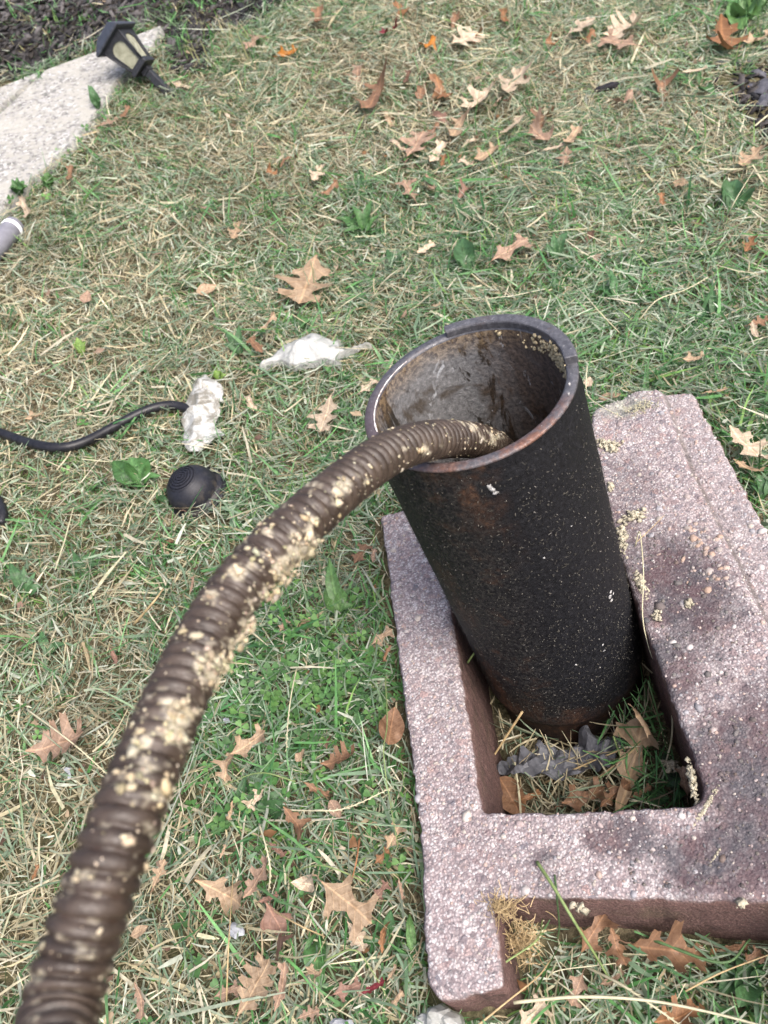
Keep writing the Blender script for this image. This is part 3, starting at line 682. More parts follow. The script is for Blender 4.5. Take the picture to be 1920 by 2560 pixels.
o = fast_mesh('coil', V.reshape(-1, 3), q, M_CABLE, np.repeat(prof.reshape(-1)[:, None], 3, 1), cab, True); o.matrix_parent_inverse = Matrix.Translation(cab.location).inverted()
Vn = (V - CS[:, None]) / np.linalg.norm(V - CS[:, None], axis=2)[:, :, None]
PX, PY, PD = project(V); facing = ((CAM - V) * Vn).sum(2) > 0
C, N, Rr = [], [], []
def stick(i, k, r, up=.3): C.append(V[i, k] + Vn[i, k] * r * up); N.append(Vn[i, k]); Rr.append(r)
r2 = np.random.default_rng(17)
clumps = [(765, 1372, 24, 40), (722, 1440, 24, 52), (690, 1492, 20, 40), (790, 1372, 12, 20), (690, 1400, 20, 10), (625, 1400, 14, 9), (628, 1572, 14, 36), (600, 1612, 18, 30), (545, 1660, 20, 40), (505, 1650, 16, 14), (530, 1690, 18, 20), (430, 1830, 20, 24), (448, 1790, 18, 18), (345, 1862, 22, 10), (470, 1600, 20, 8), (355, 1930, 20, 9), (300, 1962, 18, 8), (395, 1985, 14, 8), (420, 1990, 14, 8), (205, 2190, 14, 6), (330, 2100, 10, 5), (660, 1325, 16, 12), (780, 1290, 14, 10), (855, 1215, 14, 9), (905, 1190, 12, 7), (840, 1262, 10, 7), (1060, 1130, 9, 9), (1190, 1072, 12, 9), (1236, 1092, 12, 12), (590, 1430, 12, 7), (520, 1490, 12, 7)]
smear = np.zeros(PX.shape)
for cx_, cy_, sd_, n_ in clumps:
    smear = np.maximum(smear, np.exp(-((PX - cx_) ** 2 + (PY - cy_) ** 2) / (2 * (sd_ * 1.15) ** 2)) * facing * min(1, n_ / 22))
SX, TX = np.meshgrid(ss, th * CD / 2, indexing='ij')
patchy = lattice_noise(SX, TX, .004, 42) * .6 + lattice_noise(SX, TX, .0016, 43) * .4
smear = np.clip((smear * .92 + .33 * lattice_noise(SX, TX, .012, 44) + (1 - prof) * .10 - (1 - patchy) * 1.05 + .10) * 3.6, 0, 1)
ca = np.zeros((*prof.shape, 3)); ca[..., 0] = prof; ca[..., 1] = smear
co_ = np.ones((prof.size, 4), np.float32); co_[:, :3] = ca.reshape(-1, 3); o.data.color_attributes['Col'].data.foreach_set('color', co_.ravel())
cand = np.argwhere((smear > .55)); cand = cand[r2.permutation(len(cand))[:700]]
for i, k_ in cand: stick(i, k_, np.clip(r2.lognormal(math.log(.00048), .4), .0002, .0012), r2.uniform(.0, .5))
for _ in range(1300):
    i = int(r2.uniform(60, 850)); k_ = int(r2.integers(0, nk)); stick(i, k_, np.clip(r2.lognormal(math.log(.0005), .5), .0002, .0017), .2)
for cx_, cy_, sd_, n_ in clumps:
    for _ in range(int(n_ * .95)):
        x, y = r2.normal(cx_, sd_), r2.normal(cy_, sd_); d2 = (PX - x) ** 2 + (PY - y) ** 2 + np.where(facing, 0, 1e9); w = int(np.argmin(d2)); i, k_ = divmod(w, nk)
        if d2[i, k_] > 30 ** 2: continue
        g_ = math.exp(-((x - cx_) ** 2 + (y - cy_) ** 2) / (2 * sd_ ** 2)); thick = (.0062 * g_ if n_ >= 26 else .0012 * g_)
        q_ = V[i, k_] + Vn[i, k_] * thick * r2.random(); C.append(q_); N.append(Vn[i, k_]); Rr.append(np.clip(r2.lognormal(math.log(.0012), .5), .0004, .0034))
cc = np.array([(.41, .355, .245)]) * r2.uniform(.6, 1.3, (len(C), 1)) + r2.normal(0, .015, (len(C), 3)) + np.array([(.10, .10, .09)]) * (r2.random((len(C), 1)) < .3)
o = lumps('residue', C, Rr, N, np.clip(cc, .03, .8), M_CRUMB, cab, .5, ICO1, .6, 6); kind(o, 'stuff'); o.matrix_parent_inverse = Matrix.Translation(cab.location).inverted()

# ------------------------------------------------------------------ lawn (nobody could count it)
GREEN = [(100, 600, .25), (60, 800, .2), (250, 700, .25), (150, 1000, .28), (50, 1150, .3), (100, 1250, .65), (230, 1200, .35), (50, 1400, .45), (200, 1420, .3), (120, 1700, .12), (60, 1850, .12),
         (30, 2000, .3), (350, 450, .4), (250, 350, .5), (500, 330, .3), (700, 250, .22), (500, 200, .4), (600, 60, .5), (820, 130, .2), (1000, 130, .4), (1200, 150, .35), (900, 250, .3),
         (1100, 400, .6), (1300, 420, .65), (800, 450, .7), (1000, 470, .7), (1400, 300, .35), (1550, 330, .3), (1600, 500, .4), (1500, 600, .6), (1350, 640, .95), (1550, 750, .8), (1200, 560, .55),
         (600, 550, .45), (750, 600, .6), (500, 780, .55), (600, 900, .65), (700, 1050, .75), (400, 750, .4), (500, 650, .4), (330, 1000, .55), (300, 1100, .5), (750, 1250, .6), (650, 1430, .95),
         (700, 1550, .95), (600, 1700, .85), (780, 1850, .6), (450, 1950, .4), (650, 2100, .5), (850, 2000, .75), (330, 2100, .4), (1400, 2120, .55), (1600, 2150, .6), (1650, 1000, .9), (1620, 40, .6), (120, 60, .7)]
GW = np.array([[*hit(x * K, y * K)[:2], g] for x, y, g in GREEN])
def green_at(x, y):
    x = np.asarray(x); num = np.zeros(x.shape); den = np.zeros(x.shape)
    for a, b, g in GW:
        w = 1 / (((x - a) ** 2 + (y - b) ** 2) ** 1.5 + 2e-4); num += w * g; den += w
    return np.clip((num / den - .5) * 1.75 + .56 + (lattice_noise(x, y, .06, 51) - .5) * .55 + (lattice_noise(x, y, .018, 52) - .5) * .3, 0, 1)
PEDAL_AT = hit(497, 1243, .0); HOLEBOX = [tuple(xy_of(u, v)) for u, v in ((-.09, .12), (-.09, -.205), (.07, -.22), (.085, -.1), (.088, .12))]
BLK_IN = [tuple(p) for p in offset_loop(Lo, -.004)]
MUL_POLY = mpoly
def lawn_ok(x, y, margin=True):
    ok = ~inside(x, y, BLK_IN) & ~inside(x, y, PATH_POLY) & ~inside(x, y, PATH_POLY2)
    ok &= np.hypot(x - PEDAL_AT[0], y - PEDAL_AT[1]) > .034
    return ok
def scatter(n, seed, margin=(330, 330)):
    """ground points in the part of the lawn seen from the camera and a little beyond"""
    r = np.random.default_rng(seed); out = []; tot = 0
    while tot < n:
        x = r.uniform(-1.6, 2.1, 400000); y = r.uniform(-.75, 3.4, 400000); z = terr(x, y)
        px, py, d = project(np.stack([x, y, z], 1))
        ok = (px > -margin[0]) & (px < 1920 + margin[0]) & (py > -margin[1]) & (py < 2560 + margin[1]) & (d > .2)
        p = np.stack([x, y], 1)[ok]; out.append(p); tot += len(p)
    return np.vstack(out)[:n], r
def strips(name, P, az, el, L, W, curve, col, mat, roll, segs=3, tipw=.12, wav=None):
    n = len(P); t = np.linspace(0, 1, segs + 1); dh = np.stack([np.cos(az), np.sin(az), np.zeros(n)], 1); side = np.stack([-np.sin(az), np.cos(az), np.zeros(n)], 1)
    V = np.zeros((n, segs + 1, 2, 3)); c = np.zeros((n, segs + 1, 2, 3)); wav = np.zeros(n) if wav is None else wav
    for j, tt in enumerate(t):
        h = L * (tt * np.cos(el)); zz = L * (tt * np.sin(el) - curve * tt * tt)
        ctr = P + dh * h[:, None] + side * (L * wav * tt * tt)[:, None]; ctr[:, 2] += zz
        w = W * (1 - (1 - tipw) * tt ** 2.2) * (.75 + .25 * min(1, tt * 4)) * .5
        rl = roll * (1 + .5 * tt); sv = side * np.cos(rl)[:, None] + np.stack([np.zeros(n), np.zeros(n), np.sin(rl)], 1)
        V[:, j, 0] = ctr - sv * w[:, None]; V[:, j, 1] = ctr + sv * w[:, None]
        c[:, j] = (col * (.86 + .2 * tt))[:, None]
    Q = np.array([[2 * j, 2 * j + 1, 2 * j + 3, 2 * j + 2] for j in range(segs)]); k = 2 * (segs + 1)
    Q = (Q[None] + (np.arange(n) * k)[:, None, None]).reshape(-1, 4)
    o = fast_mesh(name, V.reshape(-1, 3), Q, mat, c.reshape(-1, 3), None, True); kind(o, 'stuff'); return o
STRAW = np.array([(.50, .45, .30), (.58, .535, .39), (.44, .385, .25), (.64, .605, .48), (.36, .295, .19), (.49, .475, .335)])
HAY = np.array([(.31, .40, .285), (.41, .48, .375), (.225, .33, .22), (.53, .575, .49), (.17, .265, .175)])
GRN = np.array([(.10, .265, .085), (.135, .33, .115), (.18, .36, .16), (.07, .20, .075), (.20, .36, .105), (.26, .39, .225)])
def keep_clear(P, az, L, el, thr=.0):
    """drop flat pieces that would reach over the block, the path or the pedal"""
    ok = lawn_ok(P[:, 0], P[:, 1])
    for t in (.5, 1.0):
        x = P[:, 0] + np.cos(az) * L * t * np.cos(el); y = P[:, 1] + np.sin(az) * L * t * np.cos(el); ok &= lawn_ok(x, y)
    return ok
# dry thatch lying flat
def lying(name, n, seed, pal, Lr, Wr, zr, want, mat, elr=.10):
    p, r = scatter(n, seed); g = green_at(p[:, 0], p[:, 1]); ok = r.random(n) < want(g); p, g = p[ok], g[ok]; n = len(p)
    swath = (lattice_noise(p[:, 0], p[:, 1], .16, seed + 60) - .5) * 5 + r.normal(0, .8, n)
    az = np.where(r.random(n) < .55, swath, r.uniform(0, 2 * math.pi, n)); L = np.clip(r.lognormal(math.log(Lr[0]), Lr[1], n), .008, .11); W = np.clip(r.normal(Wr[0], Wr[1], n) * np.where(r.random(n) < .10, 1.9, 1), .0006, .0055)
    el = r.normal(.02, elr, n); ok = keep_clear(np.c_[p, p[:, :1]], az, L, el)
    p, az, L, W, el, g = p[ok], az[ok], L[ok], W[ok], el[ok], g[ok]; n = len(p)
    # follow the slope of the lawn
    tip = terr(p[:, 0] + np.cos(az) * L, p[:, 1] + np.sin(az) * L); b = terr(p[:, 0], p[:, 1]); el = el + np.arctan2(tip - b, L)
    inb = inside(p[:, 0], p[:, 1], spoly) | inside(p[:, 0], p[:, 1], MUL_POLY); kp = ~inb | (r.random(n) < .035)
    P = np.c_[p, b + r.uniform(zr[0], zr[1], n)]
    pn = lattice_noise(p[:, 0], p[:, 1], .055, seed + 7) * .55 + lattice_noise(p[:, 0], p[:, 1], .15, seed + 8) * .45
    col = pal[r.integers(0, len(pal), n)] * (r.uniform(.62, 1.12, n) * (.62 + .78 * pn))[:, None]
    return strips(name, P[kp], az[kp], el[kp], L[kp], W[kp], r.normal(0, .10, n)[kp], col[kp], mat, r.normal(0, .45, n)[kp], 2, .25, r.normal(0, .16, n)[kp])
lying('dry_thatch', 165000, 101, STRAW, (.019, .5), (.0015, .0005), (.0, .020), lambda g: .95 - .62 * g, M_STRAW, .16)
lying('grass_clippings', 165000, 102, HAY, (.018, .5), (.0016, .0007), (.004, .025), lambda g: .45 + .5 * g, M_BLADE, .17)
lying('matted_straw', 15000, 107, STRAW[[0, 1, 3, 5]], (.045, .3), (.0023, .0006), (.010, .027), lambda g: .85 - .75 * g, M_STRAW, .10)
lying('matted_green_grass', 15000, 108, np.vstack([HAY[[0, 2, 4]], GRN[:4]]), (.045, .3), (.0024, .0007), (.010, .028), lambda g: .08 + .75 * g, M_BLADE, .12)
# growing blades in tufts
def tufts(name, ntuft, seed, want, pal, Lr, Wr, lean, per=(4, 12), spread=.009, mat=M_BLADE):
    p, r = scatter(ntuft, seed); g = green_at(p[:, 0], p[:, 1]); inb = inside(p[:, 0], p[:, 1], MUL_POLY) | inside(p[:, 0], p[:, 1], spoly)
    ok = (r.random(ntuft) < want(g)) & (~inb | (r.random(ntuft) < .08)); p = p[ok]; cnt = r.integers(per[0], per[1], len(p)); i = np.repeat(np.arange(len(p)), cnt); n = len(i)
    laz = r.uniform(0, 2 * math.pi, len(p)); tl = r.lognormal(0, .25, len(p)); tc = r.integers(0, len(pal), len(p))
    q = p[i] + r.normal(0, spread, (n, 2)); az = laz[i] + r.normal(0, .9, n); L = np.clip(r.lognormal(math.log(Lr[0]), Lr[1], n) * tl[i], .012, .14); W = np.clip(r.normal(Wr[0], Wr[1], n), .0008, .006)
    el = np.clip(r.normal(lean[0], lean[1], n), .05, 1.45); ok = lawn_ok(q[:, 0], q[:, 1]) & lawn_ok(q[:, 0] + np.cos(az) * L * .8 * np.cos(el), q[:, 1] + np.sin(az) * L * .8 * np.cos(el))
    b = terr(q[:, 0], q[:, 1]); P = np.c_[q, b + .001]
    col = np.where(r.random((n, 1)) < .7, pal[tc[i]], pal[r.integers(0, len(pal), n)]) * r.uniform(.7, 1.2, (n, 1))
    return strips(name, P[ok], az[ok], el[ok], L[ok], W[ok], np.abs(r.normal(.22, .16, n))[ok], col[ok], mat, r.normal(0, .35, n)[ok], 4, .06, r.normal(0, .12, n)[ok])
tufts('green_grass', 21000, 103, lambda g: .05 + .9 * g ** 1.4, GRN, (.031, .38), (.0024, .0009), (.55, .32))
tufts('broad_grass', 2600, 106, lambda g: .04 + .9 * g ** 1.5, GRN[:5], (.048, .3), (.0046, .0012), (.42, .28), (3, 7), .012)
tufts('dry_standing_grass', 7500, 104, lambda g: .75 - .6 * g, np.vstack([STRAW[:4], HAY[:2]]), (.026, .33), (.0018, .0005), (.70, .35), (4, 11), .010, M_STRAW)
# long stray blades lying across everything
lying('long_stray_blades', 2200, 105, np.vstack([HAY, STRAW[[1, 3]], GRN[:3]]), (.068, .3), (.0021, .0007), (.018, .032), lambda g: .5 + .3 * g, M_BLADE, .07)
# beyond the picture the lawn goes on, thinner
def far_lawn():
    r = np.random.default_rng(109); n = 26000; x = r.uniform(-4, 5, n); y = r.uniform(-3, 6.5, n); px, py, d = project(np.stack([x, y, terr(x, y)], 1))
    out = ~((px > -330) & (px < 2250) & (py > -330) & (py < 2890) & (d > .2)) & ~inside(x, y, BLK_IN) & ~inside(x, y, PATH_POLY) & ~inside(x, y, PATH_POLY2); x, y = x[out], y[out]; n = len(x)
    pal = np.vstack([STRAW, GRN, HAY]); col = pal[r.integers(0, len(pal), n)] * r.uniform(.7, 1.1, (n, 1))
    strips('outer_grass', np.c_[x, y, terr(x, y)], r.uniform(0, 6.28, n), r.uniform(.1, 1.1, n), r.uniform(.03, .07, n), r.uniform(.003, .007, n), np.full(n, .2), col, M_BLADE, r.normal(0, .4, n), 3)
far_lawn()

# clover and tiny broad-leaved weeds between the grass
def clover():
    r = np.random.default_rng(111); spots = [(560, 1430, 70, 60), (690, 1450, 80, 90), (740, 1560, 70, 60), (520, 1500, 50, 40), (640, 1580, 80, 60), (700, 1330, 50, 40), (40, 1600, 40, 10), (560, 1750, 50, 24), (760, 1500, 40, 30), (480, 1740, 30, 14),
             (420, 2140, 60, 14), (850, 1720, 30, 10), (1640, 60, 50, 40), (1560, 20, 50, 30), (60, 430, 40, 30), (110, 400, 40, 22), (150, 350, 30, 16), (210, 290, 30, 12), (250, 240, 30, 14), (320, 420, 60, 14), (600, 400, 60, 10), (30, 130, 60, 16), (180, 1030, 60, 8), (820, 1440, 14, 10), (860, 1900, 20, 10), (1330, 1000, 20, 5), (60, 420, 30, 25)]
    V, Q, c = [], [], []
    for sx, sy, sd_, n in spots:
        for _ in range(int(n * .62)):
            x, y, z = hit(r.normal(sx, sd_ * 1.15) * K, r.normal(sy, sd_) * K, .0)
            if not lawn_ok(np.array([x]), np.array([y]))[0]: continue
            nz = tnormal(x, y) + r.normal(0, .28, 3); nz /= np.linalg.norm(nz); a = np.cross(nz, r.normal(size=3)); a /= np.linalg.norm(a); b = np.cross(nz, a)
            s = r.uniform(.0035, .0085); h = r.uniform(.008, .028); col = np.array([(.085, .20, .06), (.12, .25, .075), (.07, .16, .055)][r.integers(3)]) * r.uniform(.8, 1.2)
            ctr = np.array([x, y, z + h])
            for k_ in range(3):
                t0 = k_ * 2.094 + r.normal(0, .1); o = len(V); pts = [(0, 0), (.55, .42), (.95, .5), (1.15, .22), (1.06, 0), (1.15, -.22), (.95, -.5), (.55, -.42)]
                for u, w in pts:
                    uu_ = u * math.cos(t0) - w * math.sin(t0); ww = u * math.sin(t0) + w * math.cos(t0); V.append(ctr + s * (a * uu_ + b * ww + nz * (.22 * abs(w) + .12 * u)))
                    c.append(col * (1.18 if u < .6 and w == 0 else 1))
                Q += [[o, o + 1, o + 2, o + 3], [o, o + 3, o + 4, o + 5], [o, o + 5, o + 6, o + 7]]
    o = fast_mesh('clover', np.array(V), np.array(Q), M_BLADE, np.array(c)); kind(o, 'stuff')
clover()

# mulch chips
def chips(name, poly, n, seed, size=(.004, .016), pal=((.012, .012, .014), (.03, .028, .028), (.055, .05, .05), (.02, .016, .013)), mat=M_CHIP):
    r = np.random.default_rng(seed); P = np.array(poly); x = r.uniform(P[:, 0].min(), P[:, 0].max(), n * 3); y = r.uniform(P[:, 1].min(), P[:, 1].max(), n * 3); ok = inside(x, y, poly); x, y = x[ok][:n], y[ok][:n]; n = len(x)
    v0 = np.array([(-1, -1, -1), (1, -1, -1), (1, 1, -1), (-1, 1, -1), (-1, -1, 1), (1, -1, 1), (1, 1, 1), (-1, 1, 1)], float); f0 = np.array([(3, 2, 1, 0), (4, 5, 6, 7), (0, 1, 5, 4), (1, 2, 6, 5), (2, 3, 7, 6), (3, 0, 4, 7)])
    ln = r.uniform(*size, n); v = v0[None] * (1 + r.normal(0, .28, (n, 8, 3))) * np.stack([ln, ln * r.uniform(.25, .55, n), ln * r.uniform(.10, .3, n)], 1)[:, None]
    az = r.uniform(0, 6.28, n); el = r.normal(0, .3, n); X = v[:, :, 0] * np.cos(el)[:, None] - v[:, :, 2] * np.sin(el)[:, None]; Z = v[:, :, 0] * np.sin(el)[:, None] + v[:, :, 2] * np.cos(el)[:, None]
    V = np.stack([X * np.cos(az)[:, None] - v[:, :, 1] * np.sin(az)[:, None] + x[:, None], X * np.sin(az)[:, None] + v[:, :, 1] * np.cos(az)[:, None] + y[:, None], Z + (terr(x, y) + .008)[:, None]], 2)
    col = np.array(pal)[r.integers(0, len(pal), n)] * r.uniform(.7, 1.5, (n, 1))
    o = fast_mesh(name, V.reshape(-1, 3), (f0[None] + (np.arange(n) * 8)[:, None, None]).reshape(-1, 4), mat, np.repeat(col, 8, 0)); kind(o, 'stuff')
chips('mulch_chips', mpoly, 9000, 121, (.004, .015), ((.02, .02, .023), (.045, .043, .044), (.08, .076, .078), (.03, .026, .022)))
chips('soil_crumbs', spoly, 260, 122, (.003, .012))
def bed_grass():
    r = np.random.default_rng(123); spots = [(60, 80, 90, 40, 26), (140, 60, 70, 40, 22), (30, 160, 50, 20, 8), (330, 50, 60, 30, 14), (420, 40, 60, 40, 26), (470, 90, 70, 40, 34), (560, 30, 60, 30, 20), (440, 140, 40, 30, 22), (520, 140, 50, 30, 16), (240, 40, 40, 20, 5), (380, 100, 24, 24, 12), (620, 20, 40, 20, 14)]
    P, az, el, L, W, col = [], [], [], [], [], []
    pal = np.vstack([GRN[[0, 1, 2, 4, 5]], [(.30, .31, .16), (.36, .33, .19)]])
    for sx, sy, dx, dy, n in spots:
        for _ in range(int(n * .7)):
            x, y, z = hit(r.normal(sx, dx) * K, r.normal(sy, dy) * K, 0)
            if inside(np.array([x]), np.array([y]), PATH_POLY)[0] or inside(np.array([x]), np.array([y]), PATH_POLY2)[0]: continue
            a0_ = r.uniform(0, 6.28); cc_ = pal[r.integers(len(pal))]
            for _ in range(r.integers(4, 10)):
                P.append((x + r.normal(0, .006), y + r.normal(0, .006), z)); az.append(a0_ + r.normal(0, 1)); el.append(np.clip(r.normal(.95, .3), .2, 1.5)); L.append(r.lognormal(math.log(.038), .35)); W.append(r.uniform(.0018, .0038)); col.append(cc_ * r.uniform(.8, 1.2))
    n = len(P); strips('bed_grass', np.array(P), np.array(az), np.array(el), np.array(L), np.array(W), np.abs(r.normal(.25, .15, n)), np.array(col), M_BLADE, r.normal(0, .3, n), 4, .06)
bed_grass()
# straw and cut grass that fell into the hole round the pipe
def hole_litter():
    r = np.random.default_rng(131); n = 1700; x = r.uniform(-.2, .15, n * 4); y = r.uniform(-.28, .16, n * 4); ok = inside(x, y, HOLEBOX) & (np.hypot(x, y) > .088); x, y = x[ok][:n], y[ok][:n]; n = len(x)
    u, v = uv_of(x, y); right = u > .03; pal = np.vstack([STRAW, HAY[[0, 2]]]); col = pal[r.integers(0, len(pal), n)] * r.uniform(.45, 1.05, (n, 1)); gcol = GRN[r.integers(0, 4, n)] * r.uniform(.5, .9, (n, 1)); col = np.where((right & (r.random(n) < .7))[:, None], gcol, col)
    az = r.uniform(0, 6.28, n); L = np.clip(r.lognormal(math.log(.028), .4, n), .01, .07); z = -.045 + r.uniform(0, .042, n) + .045 * right * r.random(n)
    ok = np.ones(n, bool)
    for t in (.5, 1): xx = x + np.cos(az) * L * t; yy = y + np.sin(az) * L * t; ok &= inside(xx, yy, HOLEBOX) & (np.hypot(xx, yy) > .083)
    strips('hole_litter', np.c_[x, y, z][ok], az[ok], r.normal(.15, .35, n)[ok], L[ok], r.uniform(.0009, .0024, n)[ok], r.normal(.05, .1, n)[ok], col[ok], M_STRAW, r.normal(0, .5, n)[ok], 3, .3, r.normal(0, .15, n)[ok])
hole_litter()

# ------------------------------------------------------------------ fallen leaves, each a thing of its own
def oak_shape(seed, slim=1.0, pairs=3):
    r = np.random.default_rng(seed); sides = []
    for s in (1, -1):
        pts = [(0.012, 0.0), (.03, .06), (.05 + r.uniform(0, .03), .13)]
        ys = np.linspace(.30, .86, pairs) + r.normal(0, .02, pairs)
        ws = np.interp(np.linspace(0, 1, pairs), [0, .5, 1], [.26, .40, .27]) * r.uniform(.85, 1.15, pairs) * slim
        for i in range(pairs):
            y, w = ys[i], ws[i]; up = .05 + .03 * r.random(); sin_ = .07 + .05 * r.random()
            pts += [(w * .45, y - .075), (w * .82, y - .05 + up * .2), (w * 1.0, y - .01), (w * .93, y + up * .7), (w * 1.02, y + up * 1.25), (w * .62, y + .05 + up * .3)]
            if i < pairs - 1: pts.append((sin_, (y + ys[i + 1]) / 2 + .012))
        pts += [(.085, .915), (.10, .945), (.045, .955)]
        sides.append([(s * x, y) for x, y in pts])
    return sides[0] + [(0, 1.0)] + sides[1][::-1]
def ovate(w=.3, tooth=0, n=16):
    R = []
    for i in range(n + 1):
        t = i / n; x = w * (math.sin(math.pi * t ** .8) ** .85) + .004; R.append((x * (1 + (tooth if i % 2 else -tooth)), t))
    return R[:-1] + [(0, 1)] + [(-x, y) for x, y in R[:-1]][::-1]
def dandelion(seed):
    r = np.random.default_rng(seed); R = [(.012, 0), (.02, .2)]
    for i in range(5):
        y = .28 + i * .12; w = .07 + .022 * i; R += [(w, y - .02 + r.normal(0, .01)), (w * .45, y + .045)]
    R += [(.15, .86), (.12, .95)]
    return R + [(0, 1)] + [(-x * r.uniform(.85, 1.1), y) for x, y in R][::-1]
def leaf_mesh(name, outline, bx, by, tw, rag, mat, seed, sp=.075):
    V, T = cdt_fill([densify(outline, .05, .004, True, seed)], sp, .2, seed); x, y = V[:, 0], V[:, 1]; r = np.random.default_rng(seed)
    ph = r.uniform(0, 6, 3)
    z = bx * x * x * 2.2 + by * (y - .5) ** 2 * 1.5 + tw * x * (y - .5) * 2 + rag * (np.sin(x * 9 + ph[0] + y * 4) * np.sin(y * 8 + ph[1]) * .05 + np.abs(x) * np.sin(y * 11 + ph[2]) * .22)
    z += -.03 * np.exp(-(x / .03) ** 2) * .3
    me = bpy.data.meshes.new(name); me.from_pydata([(a, b - .5, c) for a, b, c in zip(x, y, z)], [], [tuple(map(int, t)) for t in T])
    me.polygons.foreach_set('use_smooth', [True] * len(me.polygons)); ul = me.uv_layers.new(name='UVMap')
    vi = np.zeros(len(me.loops), int); me.loops.foreach_get('vertex_index', vi); ul.data.foreach_set('uv', np.c_[x, y].astype(np.float32)[vi].ravel()); me.materials.append(mat); me.update(); return me
SHAPES = {'a': oak_shape(1), 'b': oak_shape(2, .85), 'c': oak_shape(3, 1.1, 4), 'd': oak_shape(5, .75, 3), 'e': oak_shape(8, 1.2, 2), 's': oak_shape(9, .55, 2), 'o': ovate(.30), 'm': oak_shape(14, 1.35, 2)}
CURL = {'f': (.25, .12, .1, .5), 'u': (.75, .35, .5, .9), 'r': (1.5, -.7, .9, 1.3), 'w': (-.8, .7, -.7, 1.2), 't': (.6, 1.6, 1.1, .9)}
LEAFMESH = {}
def get_leaf(sh, cu):
    if (sh, cu) not in LEAFMESH: LEAFMESH[(sh, cu)] = leaf_mesh('oak_leaf', SHAPES[sh], *CURL[cu], M_OAK, sum(map(ord, sh + cu)))
    return LEAFMESH[(sh, cu)]
vs, fs = tube(catmull([(0, 0, 0), (.01, -.07, .012), (-.01, -.14, .0), (.015, -.2, .02)], 4), np.linspace(.010, .013, 13), 5)
STALK = bpy.data.meshes.new('stalk'); STALK.from_pydata([tuple(map(float, p)) for p in vs], [], fs); STALK.materials.append(M_OAK)
STALK.uv_layers.new(name='UVMap')
LC = {'T': (.325, .25, .175), 'P': (.42, .36, .285), 'B': (.19, .115, .072), 'O': (.22, .118, .06), 'K': (.29, .21, .16), 'R': (.15, .022, .032), 'D': (.11, .067, .047), 'Y': (.34, .14, .02), 'M': (.20, .125, .10), 'G': (.33, .30, .25)}
def place_leaf(x, y, ln, ang, colr, sh, cu, lift=.026, tilt=.22, hole=None, rs=None):
    px, py = x * K, y * K; r = random.Random(int(x * 7 + y * 13)); a = math.radians(ang); dx, dy = math.cos(a) * ln * K / 2, -math.sin(a) * ln * K / 2
    if hole is None:
        c = hit(px, py, lift); p = hit(px + dx, py + dy, lift); q = hit(px - dx, py - dy, lift); nrm = tnormal(c[0], c[1])
    else:
        c = at_z(px, py, hole); p = at_z(px + dx, py + dy, hole); q = at_z(px - dx, py - dy, hole); nrm = np.array([0, 0, 1.])
    Y = p - q; L = np.linalg.norm(Y); Y /= L; nrm = nrm + np.array([r.gauss(0, tilt), r.gauss(0, tilt), 0]); nrm -= Y * nrm.dot(Y); nrm /= np.linalg.norm(nrm); X = np.cross(Y, nrm)
    c = c + np.array([0, 0, .006 if (ln > 78 and hole is None) else 0]); L = min(L, .135)
    o = bpy.data.objects.new('oak_leaf', get_leaf(sh, cu)); COL.objects.link(o)
    mt = Matrix.Identity(4)
    for i in range(3): mt[i][0] = X[i] * L; mt[i][1] = Y[i] * L; mt[i][2] = nrm[i] * L; mt[i][3] = c[i]
    o.matrix_world = mt; k_ = r.uniform(.88, 1.12); o.color = (*[v_ * k_ for v_ in LC[colr]], 1)
    if ln > 44 and sh != 'o':
        s_ = bpy.data.objects.new('stalk', STALK); COL.objects.link(s_); s_.parent = o; s_.location = (0, -.49, 0); s_.color = (*[v_ * .8 for v_ in LC[colr]], 1)
    return o
